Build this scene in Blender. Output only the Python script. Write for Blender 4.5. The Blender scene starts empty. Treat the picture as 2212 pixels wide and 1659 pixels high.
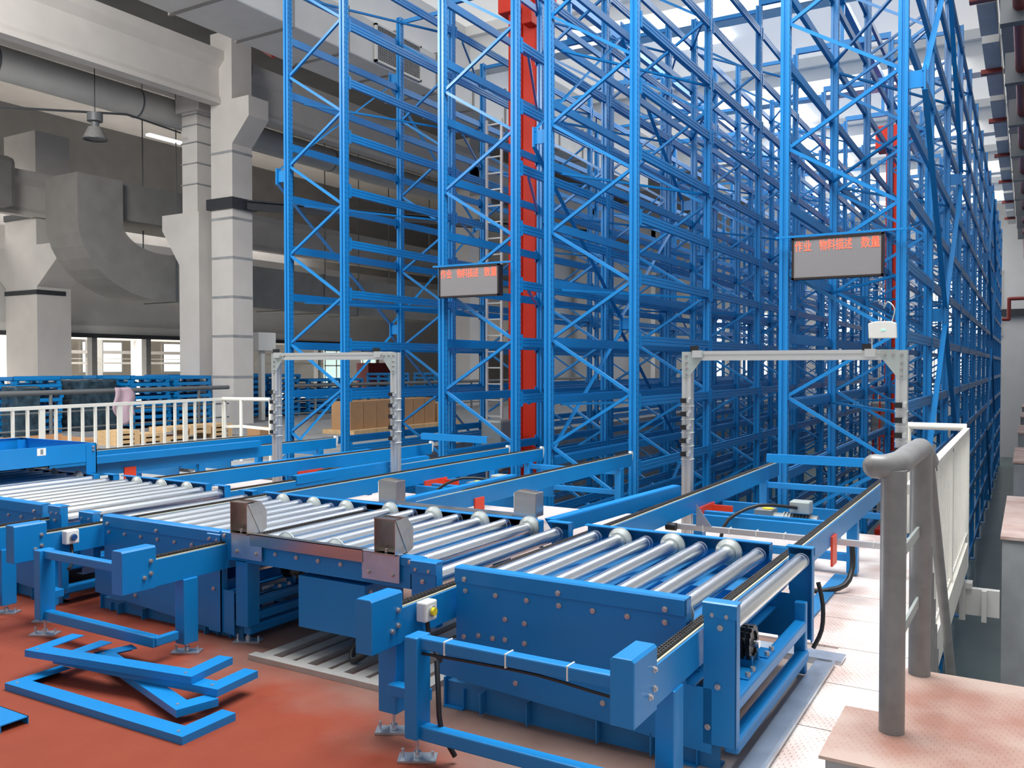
import bpy, math, random
from mathutils import Vector, Matrix
random.seed(7)
sc = bpy.context.scene
col = sc.collection
R = math.radians

# ------------------------------------------------------------------ camera
cam_d = bpy.data.cameras.new('camera'); cam = bpy.data.objects.new('camera', cam_d); col.objects.link(cam)
cam.location = (0, 0, 1.65); cam.rotation_euler = (R(90 - 1.2), 0, R(30.66))
cam_d.sensor_width = 36.0; cam_d.lens = 1881.0 / 2212.0 * 36.0; cam_d.clip_start = 0.05; cam_d.clip_end = 300
sc.camera = cam
# ------------------------------------------------------------------ daylight
w = bpy.data.worlds.new('overcast_sky'); sc.world = w; w.use_nodes = True
wb = w.node_tree.nodes['Background']; wb.inputs[0].default_value = (0.93, 0.97, 1.0, 1); wb.inputs[1].default_value = 0.55
sc.view_settings.view_transform = 'Standard'; sc.view_settings.look = 'None'
sc.view_settings.exposure = 0.02; sc.view_settings.gamma = 1.0; sc.view_settings.use_curve_mapping = False

def area(name, loc, rot, sx, sy, power, color=(1, 1, 1)):
    d = bpy.data.lights.new(name, 'AREA'); d.shape = 'RECTANGLE'; d.size = sx; d.size_y = sy; d.energy = power; d.color = color
    o = bpy.data.objects.new(name, d); col.objects.link(o); o.location = loc; o.rotation_euler = rot
    return o
# roof light over the front, above the camera's view; fill lights added for left bay and neighbouring hall
area('roof_skylight_front', (-1.5, 5.5, 10.5), (0, 0, 0), 7, 5, 2000, (0.98, 0.99, 1.0))
area('left_bay_skylight', (-13.5, 3.5, 9.8), (R(35), R(30), 0), 6, 4, 2300, (1.0, 0.98, 0.95))  # added fill light out of view, brightens the columns and left bay
area('hall_skylight', (-37, 22, 8.6), (0, 0, 0), 10, 26, 7000, (1.0, 0.98, 0.93))  # added fill light hidden behind the wall band, brightens the far hall
area('rack_skylight', (-5.5, 24, 9.6), (0, 0, 0), 8, 18, 1300, (1.0, 0.98, 0.94))

area('rack_skylight_rear', (-5.5, 43, 9.6), (0, 0, 0), 9, 14, 1300, (1.0, 0.98, 0.94))  # extra fill light added to lift the dark end wall

# ------------------------------------------------------------------ materials
def mat(name, c, rough=0.5, metal=0.0, noise=0.0, scale=8.0, bump=0.0, c2=None, emit=None, es=1.0, spec=0.5, stretch=None, thr=None):
    m = bpy.data.materials.new(name); m.use_nodes = True; nt = m.node_tree; n = nt.nodes; l = nt.links
    b = n['Principled BSDF']; b.inputs['Roughness'].default_value = rough; b.inputs['Metallic'].default_value = metal
    b.inputs['Specular IOR Level'].default_value = spec
    b.inputs['Base Color'].default_value = (*c, 1)
    if noise > 0 or c2 or bump:
        tc = n.new('ShaderNodeTexCoord'); no = n.new('ShaderNodeTexNoise'); no.inputs['Scale'].default_value = scale
        no.inputs['Detail'].default_value = 6; src = tc.outputs['Object']
        if stretch:
            mp = n.new('ShaderNodeMapping'); mp.inputs['Scale'].default_value = stretch; l.new(src, mp.inputs[0]); src = mp.outputs[0]
        l.new(src, no.inputs['Vector'])
        if noise > 0 or c2:
            cr = n.new('ShaderNodeValToRGB'); a = thr or (0.3, 0.7)
            cr.color_ramp.elements[0].position = a[0]; cr.color_ramp.elements[1].position = a[1]
            cc2 = c2 if c2 else tuple(min(1, v * (1 + noise)) for v in c); cc1 = c if c2 else tuple(v * (1 - noise) for v in c)
            cr.color_ramp.elements[0].color = (*cc1, 1); cr.color_ramp.elements[1].color = (*cc2, 1)
            l.new(no.outputs['Fac'], cr.inputs[0]); l.new(cr.outputs[0], b.inputs['Base Color'])
        if bump:
            bm_ = n.new('ShaderNodeBump'); bm_.inputs['Strength'].default_value = bump; bm_.inputs['Distance'].default_value = 0.01
            l.new(no.outputs['Fac'], bm_.inputs['Height']); l.new(bm_.outputs[0], b.inputs['Normal'])
    if emit:
        b.inputs['Emission Color'].default_value = (*emit, 1); b.inputs['Emission Strength'].default_value = es
    return m
M = {}
M['blue'] = mat('blue_paint', (0.004, 0.200, 0.52), 0.36, noise=0.05, scale=3)
M['rackblue'] = mat('rack_blue_paint', (0.006, 0.180, 0.465), 0.32, noise=0.06, scale=2)
M['bluedull'] = mat('blue_paint_matt', (0.02, 0.19, 0.44), 0.5, noise=0.1, scale=5)
M['slot'] = mat('slot_hole', (0.003, 0.02, 0.08), 0.9)
M['steel'] = mat('zinc_plated_steel', (0.90, 0.92, 0.92), 0.27, 1.0)
M['ring'] = mat('cast_flange_ring', (0.42, 0.45, 0.44), 0.5, 0.5, noise=0.08, scale=9)
M['galv'] = mat('galvanised_plate', (0.55, 0.60, 0.66), 0.38, 0.9, noise=0.15, scale=6)
M['stainless'] = mat('brushed_stainless', (0.55, 0.50, 0.46), 0.28, 1.0, noise=0.08, scale=20, stretch=(.1, 1, 1))
M['bolt'] = mat('bolt_zinc', (0.62, 0.57, 0.55), 0.35, 0.85)
M['chain'] = mat('black_chain', (0.035, 0.030, 0.028), 0.5, 0.3, noise=0.3, scale=60)
M['link'] = mat('chain_pin', (0.30, 0.26, 0.22), 0.35, 0.9)
M['cream'] = mat('plastic_wear_strip', (0.55, 0.52, 0.38), 0.5)
M['black'] = mat('black_rubber', (0.012, 0.012, 0.013), 0.45)
M['grease'] = mat('greasy_black', (0.01, 0.009, 0.008), 0.3, noise=0.3, scale=30, bump=0.6)
M['white'] = mat('white_plastic', (0.80, 0.79, 0.74), 0.4)
M['fence'] = mat('cream_fence_paint', (0.78, 0.76, 0.68), 0.45, noise=0.04, scale=4)
M['alu'] = mat('aluminium_profile', (0.78, 0.78, 0.75), 0.35, 0.75)
M['gusset'] = mat('gusset_plate', (0.50, 0.55, 0.52), 0.45, 0.5)
M['rail'] = mat('grey_rail_paint', (0.235, 0.23, 0.225), 0.38, noise=0.12, scale=12)
M['raild'] = mat('dark_grey_rail_paint', (0.13, 0.14, 0.145), 0.45)
M['red'] = mat('red_mast_paint', (0.60, 0.030, 0.012), 0.5, noise=0.12, scale=1, spec=0.25)
M['redp'] = mat('dark_red_pipe', (0.20, 0.02, 0.015), 0.45)
M['conc'] = mat('painted_concrete', (0.60, 0.57, 0.54), 0.8, noise=0.06, scale=1.2, bump=0.1)
M['concg'] = mat('bare_concrete', (0.30, 0.31, 0.32), 0.85, noise=0.18, scale=3, bump=0.3)
M['concw'] = mat('white_painted_concrete', (0.80, 0.79, 0.76), 0.7, noise=0.04, scale=1)
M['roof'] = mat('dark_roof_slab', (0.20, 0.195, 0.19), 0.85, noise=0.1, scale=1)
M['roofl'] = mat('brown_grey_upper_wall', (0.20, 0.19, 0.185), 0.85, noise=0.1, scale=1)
M['wallb'] = mat('pale_grey_wall_band', (0.62, 0.61, 0.60), 0.8, noise=0.04, scale=1)
M['wallg'] = mat('grey_wall_panel', (0.42, 0.42, 0.43), 0.8, noise=0.05, scale=1)
M['duct'] = mat('insulated_duct', (0.25, 0.24, 0.225), 0.7, noise=0.1, scale=2)
M['ductw'] = mat('pale_duct', (0.56, 0.55, 0.52), 0.6, noise=0.05, scale=2)
M['dark'] = mat('dark_steel', (0.03, 0.033, 0.04), 0.5)
M['pitfloor'] = mat('green_pit_floor', (0.10, 0.14, 0.135), 0.3, noise=0.15, scale=1.5)
M['pitwall'] = mat('pit_wall', (0.13, 0.14, 0.13), 0.8, noise=0.1, scale=1)
M['sky'] = mat('skylight_panel', (0.8, 0.8, 0.78), 0.6, emit=(1.0, 0.97, 0.90), es=0.42)  # emission stands in for light falling on the ceiling panels
M['skyhot'] = mat('clear_skylight', (0.9, 0.9, 0.9), 0.5, emit=(0.94, 0.96, 1.0), es=6.0)
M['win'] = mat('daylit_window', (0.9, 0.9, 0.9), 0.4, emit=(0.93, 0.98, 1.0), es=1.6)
M['wing'] = mat('green_tinted_window', (0.6, 0.8, 0.75), 0.4, emit=(0.72, 0.95, 0.86), es=0.9)
M['hallwall'] = mat('cream_hall_wall', (0.75, 0.69, 0.60), 0.8, noise=0.04, scale=1)
M['card'] = mat('brown_cardboard', (0.42, 0.24, 0.12), 0.8, noise=0.08, scale=3)
M['wood'] = mat('pale_timber', (0.62, 0.42, 0.22), 0.7, noise=0.2, scale=5)
M['film'] = mat('dark_film_wrap', (0.03, 0.055, 0.075), 0.15, noise=0.5, scale=6, bump=1.0)
M['pink'] = mat('pink_rag', (0.50, 0.36, 0.42), 0.9)
M['screen'] = mat('led_matrix_off', (0.185, 0.178, 0.18), 0.6, noise=0.05, scale=200)
M['frame'] = mat('sign_bezel', (0.02, 0.012, 0.01), 0.35)
M['led'] = mat('red_led_text', (0.8, 0.1, 0.05), 0.5, emit=(1.0, 0.085, 0.035), es=1.7)
M['ledgreen'] = mat('green_indicator', (0.1, 0.8, 0.5), 0.5, emit=(0.2, 1.0, 0.6), es=1.5)
M['motor'] = mat('motor_grey', (0.24, 0.26, 0.26), 0.45, 0.2)
M['orange'] = mat('red_orange_plate', (0.75, 0.06, 0.02), 0.4)
M['yellow'] = mat('yellow_button', (0.80, 0.62, 0.02), 0.4)
M['bluebtn'] = mat('dark_blue_button', (0.02, 0.07, 0.22), 0.4)
M['green'] = mat('green_door', (0.12, 0.32, 0.12), 0.6)
M['redbox'] = mat('dark_red_cabinet', (0.16, 0.02, 0.025), 0.6)
M['rust'] = mat('yellowed_bolt', (0.42, 0.30, 0.10), 0.5, 0.6)
M['grate'] = mat('pale_steel_decking', (0.50, 0.48, 0.45), 0.5, 0.4, noise=0.1, scale=6)

def floor_mat():
    m = bpy.data.materials.new('worn_red_floor'); m.use_nodes = True; nt = m.node_tree; n = nt.nodes; l = nt.links
    b = n['Principled BSDF']; b.inputs['Roughness'].default_value = 0.6; b.inputs['Specular IOR Level'].default_value = 0.2
    tc = n.new('ShaderNodeTexCoord'); sx = n.new('ShaderNodeSeparateXYZ'); l.new(tc.outputs['Object'], sx.inputs[0])
    def noise(s, d=6):
        no = n.new('ShaderNodeTexNoise'); no.inputs['Scale'].default_value = s; no.inputs['Detail'].default_value = d; l.new(tc.outputs['Object'], no.inputs['Vector']); return no.outputs['Fac']
    def math_(op, a, b_, clamp=False):
        q = n.new('ShaderNodeMath'); q.operation = op; q.use_clamp = clamp
        for i, v in enumerate((a, b_)):
            if isinstance(v, (int, float)): q.inputs[i].default_value = v
            else: l.new(v, q.inputs[i])
        return q.outputs[0]
    def mix(f, a, b_):
        q = n.new('ShaderNodeMix'); q.data_type = 'RGBA'; l.new(f, q.inputs[0])
        for i, v in ((6, a), (7, b_)):
            if isinstance(v, tuple): q.inputs[i].default_value = (*v, 1)
            else: l.new(v, q.inputs[i])
        return q.outputs[2]
    n1 = noise(1.1); n2 = noise(5); n3 = noise(30)
    red = mix(n2, (0.205, 0.036, 0.017), (0.255, 0.052, 0.026))
    dust = mix(n2, (0.17, 0.10, 0.080), (0.27, 0.18, 0.15))
    pale = mix(n2, (0.50, 0.44, 0.41), (0.68, 0.62, 0.60))
    # dusty band under the conveyors: grows with y, and with x towards the right-hand walkway
    a = math_('ADD', math_('MULTIPLY', math_('SUBTRACT', sx.outputs[1], 2.95), 1.7), math_('MULTIPLY', math_('ADD', sx.outputs[0], 2.9), 0.6))
    a = math_('ADD', a, math_('MULTIPLY', math_('SUBTRACT', n1, 0.5), 3.0), True)
    c = mix(a, red, dust)
    p = math_('ADD', math_('MULTIPLY', math_('ADD', sx.outputs[0], 1.25), 3.0), math_('MULTIPLY', math_('SUBTRACT', n1, 0.5), 1.2))
    p2 = math_('MULTIPLY', math_('SUBTRACT', sx.outputs[1], 6.0), 0.9)
    p = math_('MAXIMUM', p, math_('MULTIPLY', p2, 0.45), True)
    c = mix(p, c, pale)
    n4 = noise(2.3)
    st = n.new('ShaderNodeMath'); st.operation = 'GREATER_THAN'; l.new(n4, st.inputs[0]); st.inputs[1].default_value = 0.62
    l.new(c, b.inputs['Base Color'])
    bp = n.new('ShaderNodeBump'); bp.inputs['Strength'].default_value = 0.25; bp.inputs['Distance'].default_value = 0.01; l.new(n3, bp.inputs['Height']); l.new(bp.outputs[0], b.inputs['Normal'])
    return m
M['floor'] = floor_mat()
def tread_mat(name, ca, cb, cc):
    """checker plate worn pink and white: rows of short slanted lugs"""
    m = bpy.data.materials.new(name); m.use_nodes = True; nt = m.node_tree; n = nt.nodes; l = nt.links
    b = n['Principled BSDF']; b.inputs['Roughness'].default_value = 0.5
    tc = n.new('ShaderNodeTexCoord')
    no = n.new('ShaderNodeTexNoise'); no.inputs['Scale'].default_value = 2.2; no.inputs['Detail'].default_value = 8; l.new(tc.outputs['Object'], no.inputs['Vector'])
    cr = n.new('ShaderNodeValToRGB'); cr.color_ramp.elements[0].position = 0.36; cr.color_ramp.elements[0].color = (*ca, 1); cr.color_ramp.elements[1].position = 0.62; cr.color_ramp.elements[1].color = (*cb, 1)
    l.new(no.outputs['Fac'], cr.inputs[0])
    mp = n.new('ShaderNodeMapping'); mp.inputs['Scale'].default_value = (70, 20, 0); mp.inputs['Rotation'].default_value = (0, 0, 0.5); l.new(tc.outputs['Object'], mp.inputs[0])
    br = n.new('ShaderNodeTexVoronoi'); br.feature = 'F1'; br.inputs['Scale'].default_value = 1.0; br.inputs['Randomness'].default_value = 0.15; l.new(mp.outputs[0], br.inputs['Vector'])
    ls = n.new('ShaderNodeMath'); ls.operation = 'LESS_THAN'; ls.inputs[1].default_value = 0.20; l.new(br.outputs['Distance'], ls.inputs[0])
    rg_ = n.new('ShaderNodeMapRange'); rg_.inputs[1].default_value = 0.62; rg_.inputs[2].default_value = 0.42; rg_.inputs[3].default_value = 0.05; rg_.inputs[4].default_value = 0.55; l.new(no.outputs['Fac'], rg_.inputs[0])
    mu = n.new('ShaderNodeMath'); mu.operation = 'MULTIPLY'; l.new(ls.outputs[0], mu.inputs[0]); l.new(rg_.outputs[0], mu.inputs[1])
    mx = n.new('ShaderNodeMix'); mx.data_type = 'RGBA'; l.new(mu.outputs[0], mx.inputs[0]); l.new(cr.outputs[0], mx.inputs[6]); mx.inputs[7].default_value = (*cc, 1)
    l.new(mx.outputs[2], b.inputs['Base Color'])
    bp = n.new('ShaderNodeBump'); bp.inputs['Strength'].default_value = 0.4; bp.inputs['Distance'].default_value = 0.004; l.new(ls.outputs[0], bp.inputs['Height']); l.new(bp.outputs[0], b.inputs['Normal'])
    return m
M['tread'] = tread_mat('worn_checker_plate', (0.60, 0.45, 0.40), (0.80, 0.75, 0.71), (0.20, 0.07, 0.05))
M['step'] = tread_mat('worn_step_top', (0.37, 0.185, 0.14), (0.50, 0.37, 0.31), (0.26, 0.14, 0.10))
M['pinktop'] = mat('pink_dusty_top', (0.42, 0.27, 0.23), 0.8, c2=(0.62, 0.50, 0.45), scale=2.5, bump=0.2)

# ------------------------------------------------------------------ mesh helpers
ORG = {}
class MB:
    def __init__(s): s.v = []; s.f = []; s.mi = []; s.sm = []
    def _add(s, vs, fs, k=0, smooth=False):
        o = len(s.v); s.v += [tuple(v) for v in vs]; s.f += [tuple(i + o for i in f) for f in fs]; s.mi += [k] * len(fs); s.sm += [smooth] * len(fs); return s
    def box(s, x0, x1, y0, y1, z0, z1, k=0):
        return s._add([(x, y, z) for z in (z0, z1) for x, y in ((x0, y0), (x1, y0), (x1, y1), (x0, y1))],
                      [(3, 2, 1, 0), (4, 5, 6, 7), (0, 1, 5, 4), (1, 2, 6, 5), (2, 3, 7, 6), (3, 0, 4, 7)], k)
    def bar(s, p, q, w, h, k=0, up=(0, 0, 1)):
        p = Vector(p); q = Vector(q); d = (q - p).normalized(); u = Vector(up)
        if abs(d.dot(u)) > 0.98: u = Vector((0, 1, 0))
        a = d.cross(u).normalized(); b = a.cross(d).normalized(); a *= w / 2; b *= h / 2
        vs = [c + e for c in (p, q) for e in (-a - b, a - b, a + b, -a + b)]
        return s._add(vs, [(0, 3, 2, 1), (4, 5, 6, 7), (0, 1, 5, 4), (1, 2, 6, 5), (2, 3, 7, 6), (3, 0, 4, 7)][::1], k)
    def prism(s, prof, p, q, a, b, k=0):
        """2-D profile in axes a,b swept from p to q"""
        p = Vector(p); q = Vector(q); a = Vector(a); b = Vector(b); n = len(prof)
        vs = [p + a * u + b * v for u, v in prof] + [q + a * u + b * v for u, v in prof]
        return s._add(vs, [tuple(range(n))[::-1], tuple(range(n, 2 * n))] + [(i, (i + 1) % n, (i + 1) % n + n, i + n) for i in range(n)], k)
    def cyl(s, p, q, r, r2=None, n=16, k=0, cap=True):
        p = Vector(p); q = Vector(q); d = (q - p).normalized(); u = Vector((0, 0, 1)) if abs(d.z) < .9 else Vector((1, 0, 0))
        a = d.cross(u).normalized(); b = d.cross(a); r2 = r if r2 is None else r2
        cs = [(math.cos(2 * math.pi * i / n), math.sin(2 * math.pi * i / n)) for i in range(n)]
        vs = [p + (a * c + b * t) * r for c, t in cs] + [q + (a * c + b * t) * r2 for c, t in cs]
        s._add(vs, [(i, (i + 1) % n, (i + 1) % n + n, i + n) for i in range(n)], k, True)
        if cap: s._add(vs, [tuple(range(n))[::-1], tuple(range(n, 2 * n))], k)
        return s
    def ring(s, p, q, ro, ri, n=24, k=0):
        s.cyl(p, q, ro, n=n, k=k, cap=False); s.cyl(p, q, ri, n=n, k=k, cap=False)
        p = Vector(p); q = Vector(q); d = (q - p).normalized(); u = Vector((0, 0, 1)) if abs(d.z) < .9 else Vector((1, 0, 0))
        a = d.cross(u).normalized(); b = d.cross(a)
        for c in (p, q):
            vs = [c + (a * math.cos(2 * math.pi * i / n) + b * math.sin(2 * math.pi * i / n)) * r for r in (ro, ri) for i in range(n)]
            s._add(vs, [(i, (i + 1) % n, (i + 1) % n + n, i + n) for i in range(n)], k)
        return s
    def tube(s, pts, r, n=10, k=0, smooth=3):
        P = [Vector(p) for p in pts]
        if smooth and len(P) > 2:
            Q = [P[0]]
            for i in range(len(P) - 1):
                a = P[max(i - 1, 0)]; b = P[i]; c = P[i + 1]; d = P[min(i + 2, len(P) - 1)]
                for j in range(1, smooth + 1):
                    t = j / smooth
                    Q.append(0.5 * ((2 * b) + (c - a) * t + (2 * a - 5 * b + 4 * c - d) * t * t + (3 * b - a - 3 * c + d) * t ** 3))
            P = Q
        vs = []; ref = None
        for i, p in enumerate(P):
            d = (P[min(i + 1, len(P) - 1)] - P[max(i - 1, 0)]).normalized()
            if ref is None:
                u = Vector((0, 0, 1)) if abs(d.z) < .9 else Vector((1, 0, 0)); ref = d.cross(u).normalized()
            ref = (ref - d * ref.dot(d)).normalized(); b = d.cross(ref)
            vs += [p + (ref * math.cos(2 * math.pi * j / n) + b * math.sin(2 * math.pi * j / n)) * r for j in range(n)]
        fs = [(i * n + j, i * n + (j + 1) % n, (i + 1) * n + (j + 1) % n, (i + 1) * n + j) for i in range(len(P) - 1) for j in range(n)]
        s._add(vs, fs, k, True); m = len(P)
        s._add(vs[:n] + vs[-n:], [tuple(range(n))[::-1], tuple(range(n, 2 * n))], k)
        return s
    def mesh(s, name, mats, org=(0, 0, 0)):
        me = bpy.data.meshes.new(name); me.from_pydata([(a - org[0], b - org[1], c - org[2]) for a, b, c in s.v], [], s.f)
        for m in (mats if isinstance(mats, (list, tuple)) else [mats]): me.materials.append(M[m])
        me.polygons.foreach_set('material_index', s.mi); me.polygons.foreach_set('use_smooth', s.sm)
        import bmesh
        bm = bmesh.new(); bm.from_mesh(me); bmesh.ops.recalc_face_normals(bm, faces=bm.faces); bm.to_mesh(me); bm.free()
        return me
    def build(s, name, mats, parent=None, bev=0, org=None):
        root = parent
        while root is not None and root.parent is not None: root = root.parent
        o = org or (tuple(ORG[root.name]) if root else (0, 0, 0))
        ob = bpy.data.objects.new(name, s.mesh(name, mats, o)); col.objects.link(ob)
        if parent is not None: ob.parent = parent
        elif org: ob.location = org; ORG[ob.name] = Vector(org)
        else: ORG[ob.name] = Vector((0, 0, 0))
        if bev:
            b = ob.modifiers.new('bevel', 'BEVEL'); b.width = bev; b.segments = 2; b.limit_method = 'ANGLE'; b.angle_limit = R(50)
        return ob
def tag(o, label=None, cat=None, group=None, kind=None):
    for k, v in (('label', label), ('category', cat), ('group', group), ('kind', kind)):
        if v: o[k] = v
    return o
def thing(name, label, cat, loc, group=None):
    o = bpy.data.objects.new(name, None); col.objects.link(o); o.location = loc; o.empty_display_size = 0.2
    ORG[o.name] = Vector(loc); return tag(o, label, cat, group)
def inst(name, me, parent, loc, bev=0):
    """a part sharing mesh data, placed at a world location"""
    o = bpy.data.objects.new(name, me); col.objects.link(o); root = parent
    while root.parent is not None: root = root.parent
    o.parent = parent; o.location = Vector(loc) - ORG[root.name] - (Vector(parent.location) if parent is not root else Vector((0, 0, 0)))
    if bev:
        b = o.modifiers.new('bevel', 'BEVEL'); b.width = bev; b.segments = 2; b.limit_method = 'ANGLE'; b.angle_limit = R(50)
    return o
DROP = set()
def dup(o, dx, parent=None, label=None, group=None, drop=False):
    c = o.copy(); col.objects.link(c); c.parent = parent
    if parent is None:
        c.location = Vector(o.location) + Vector(dx); ORG[c.name] = Vector(c.location)
        if label: c['label'] = label
        if group: c['group'] = group
    for ch in [x for x in o.children]:
        if drop and ch.name in DROP: continue
        dup(ch, dx, c)
    return c
def S(name, mb, m, kind='structure', bev=0):
    o = mb.build(name, m, bev=bev); o['kind'] = kind; return o

bolt_me = MB().cyl((0, -.006, 0), (0, 0, 0), .0125, n=12).cyl((0, -.013, 0), (0, -.005, 0), .0085, n=6).mesh('bolt', 'bolt')
boltx_me = MB().cyl((.006, 0, 0), (0, 0, 0), .0125, n=12).cyl((.013, 0, 0), (.005, 0, 0), .0085, n=6).mesh('bolt_side', 'bolt')

# ================================================================== SETTING
S('floor', MB().box(-10.9, -.50, -3, 9.0, -.3, 0), 'floor')
S('floor_rear', MB().box(-70, 40, -45, -3, -.3, -.005).box(-.50, 40, -3, 3.2, -.3, -.005).box(3.5, 40, 3.2, 60, -.3, -.005), 'concg')
S('floor_left_bay', MB().box(-60, -10.9, -3, 60, -.3, 0).box(-10.9, -10.5, 9.0, 60, -3.2, 0), 'concg')
S('floor_pit', MB().box(-10.5, 3.5, 4.4, 53, -3.35, -3.15), 'pitfloor')
S('wall_pit_front', MB().box(-10.5, -.8, 8.6, 8.8, -3.15, -.3), 'pitwall')
S('wall_back', MB().box(-60, 6, 52.5, 53, -3.2, 12.5), 'wallb')
S('wall_pit_right', MB().box(1.2, 1.6, 4.4, 52.5, -3.15, 9.5), 'wallg')
# windows of the end wall
wi = 0
for x0, x1, z0, z1 in ((-10.3, -8.6, 3.3, 5.4), (-7.6, -5.9, 3.3, 6.2), (-5.3, -3.4, 3.3, 6.2), (-2.9, -1.3, 3.3, 6.6),
                       (-10.0, -9.0, .1, 2.3), (-8.4, -7.7, .1, 2.3), (-6.8, -6.2, .1, 2.3), (-4.9, -3.9, 0.1, 2.6), (-3.4, -2.5, .1, 2.6), (-2.1, -1.4, 0.1, 2.6),
                       (-17.6, -16.0, .4, 4.8), (-14.9, -13.4, .4, 4.8)):
    wi += 1
    fr = MB(); fr.box(x0 - .08, x1 + .08, 52.36, 52.46, z0 - .08, z0); fr.box(x0 - .08, x1 + .08, 52.36, 52.46, z1, z1 + .08)
    for xx in (x0 - .08, (x0 + x1) / 2 - .03, x1 + .0): fr.box(xx, xx + .07, 52.36, 52.46, z0, z1)
    fo = S('window_%d' % wi, fr, 'concw')
    MB().box(x0, x1, 52.40, 52.42, z0, z1).build('pane', 'win', fo)
S('trim_1', MB().box(-1.3, 1.2, 52.2, 52.5, 4.25, 4.6), 'dark')

# ceiling above the racks: panels given a glow to look lit, between white cross beams
S('ceiling', MB().box(-12.3, 1.5, 14, 53, 10.2, 10.35), 'sky')
S('wall_clerestory', MB().box(-12.5, -12.3, 6, 33, 8.96, 12.2), 'concw')
k = 0
for i in range(8):
    y = 18.9 + i * 6.7
    if y > 52: break
    k += 1
    S('beam_%d' % k, MB().prism([(-.25, 9.15), (.25, 9.15), (.25, 9.95), (.45, 9.95), (.45, 10.2), (-.45, 10.2), (-.45, 9.95), (-.25, 9.95)], (-12.3, y, 0), (-.55, y, 0), (0, 1, 0), (0, 0, 1)), 'concw')
for i, (xa, ya, yb) in enumerate(((-8.2, 19.6, 22.6), (-8.0, 26.5, 31.5), (-8.0, 33.2, 38.6), (-8.2, 40, 45))):
    S('window_%d' % (20 + i), MB().box(xa, xa + 1.5, ya, yb, 10.12, 10.19), 'skyhot')
S('beam_longitudinal', MB().prism([(-.12, 0), (.12, 0), (.12, .05), (.02, .05), (.02, .5), (.12, .5), (.12, .55), (-.12, .55), (-.12, .5), (-.02, .5), (-.02, .05), (-.12, .05)], (-.42, 15, 8.4), (-.42, 52, 8.4), (1, 0, 0), (0, 0, 1)), 'rail')
for i in range(7):
    y = 18.9 + i * 6.7
    if y > 50: break
    S('column_right.%03d' % i if i else 'column_right', MB().box(-.28, .5, y - .35, y + .35, -3.15, 9.15), 'wallg') if False else None
# left bay: roof, girders, columns
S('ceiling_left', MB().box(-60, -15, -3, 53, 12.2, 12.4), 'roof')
rb = MB()
for i in range(22): rb.box(-15.0, -12.9, 8 + i * .9, 8.55 + i * .9, 11.9, 12.0)
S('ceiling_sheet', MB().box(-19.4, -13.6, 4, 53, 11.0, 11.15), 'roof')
def girder(name, x, y0, y1, z0):
    prof = [(-.18, 0), (.18, 0), (.18, .12), (.1, .25), (.1, 1.0), (.32, 1.2), (.32, 1.45), (-.32, 1.45), (-.32, 1.2), (-.1, 1.0), (-.1, .25), (-.18, .12)]
    return S(name, MB().prism(prof, (x, y0, z0), (x, y1, z0), (1, 0, 0), (0, 0, 1)), 'conc')
girder('beam_crane_girder', -19.75, 2, 17.35, 9.0)
girder('beam_crane_girder_far', -19.9, 18.2, 52, 9.0)
girder('beam_left_row', -28.6, 10, 52, 6.6)
# twin columns with corbels
def column(name, x0, x1, y0, y1, top, corbels, lines=()):
    m = MB(); m.box(x0, x1, y0, y1, 0, top)
    for side, za, zb, out, in_ in corbels:
        # corbel on the -x side ('-') or +y side ('y')
        if side == '-': m.prism([(0, zb), (-out, zb), (-out, zb - .45), (0, za)], (x0, y0, 0), (x0, y1, 0), (1, 0, 0), (0, 0, 1))
        elif side == '+': m.prism([(0, zb), (out, zb), (out, zb - .55), (0, za)], (x1, y0, 0), (x1, y1, 0), (1, 0, 0), (0, 0, 1))
    for z in lines: m.box(x0 - .008, x1 + .008, y0 - .008, y1 + .008, z, z + .07, 1)
    return S(name, m, ['conc', 'concg'])
column('column_front', -20.0, -19.14, 17.0, 17.72, 11.0, [('+', 7.85, 9.08, .66, 0)], [1.3, 2.45, 3.55, 4.65, 5.75, 7.6])
column('column_twin', -21.45, -20.6, 17.05, 17.7, 6.1, [('-', 4.6, 6.1, .75, 0)])
m = MB(); m.box(-21.35, -20.7, 17.1, 17.65, 6.1, 9.3)
for z in (6.9, 7.5, 8.1, 8.6, 8.9): m.box(-21.38, -20.67, 17.07, 17.68, z, z + .03, 1)
m.box(-21.5, -20.5, 17.0, 17.75, 9.0, 9.45); m.prism([(-.1, 9.45), (-1.1, 10.4), (.6, 10.4), (.5, 9.45)], (-21.3, 17.1, 0), (-21.3, 17.6, 0), (1, 0, 0), (0, 0, 1))
S('column_twin_upper', m, ['conc', 'concg'])
column('column_far', -30.4, -28.55, 17.0, 18.2, 9.5, [('+', 4.3, 5.7, 1.1, 0), ('-', 4.3, 5.7, 1.1, 0)], ())
S('trim_2', MB().box(-30.43, -28.52, 16.97, 18.0, 4.05, 4.2).box(-30.43, -28.52, 16.97, 18.0, 6.6, 6.8), 'dark')
for i, (x, y) in enumerate(((-20.2, 30.0), (-20.2, 41.5), (-20.2, 50))):
    S('column_rear_%s' % 'abc'[i], MB().box(x - .35, x + .4, y, y + .7, 0, 11).prism([(0, 8.6), (.6, 8.6), (.6, 8.1), (0, 7.2)], (x + .4, y, 0), (x + .4, y + .7, 0), (1, 0, 0), (0, 0, 1)), 'conc')
S('beam_black_band', MB().prism([(-.12, 0), (.12, 0), (.12, .04), (.03, .04), (.03, .22), (.12, .22), (.12, .26), (-.12, .26), (-.12, .22), (-.03, .22), (-.03, .04), (-.12, .04)], (-19.0, 17.4, 6.05), (-13.0, 27.0, 6.05), (.8, -.55, 0), (0, 0, 1)).box(-20.1, -19.04, 16.9, 17.82, 6.05, 6.35), 'dark')
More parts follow.
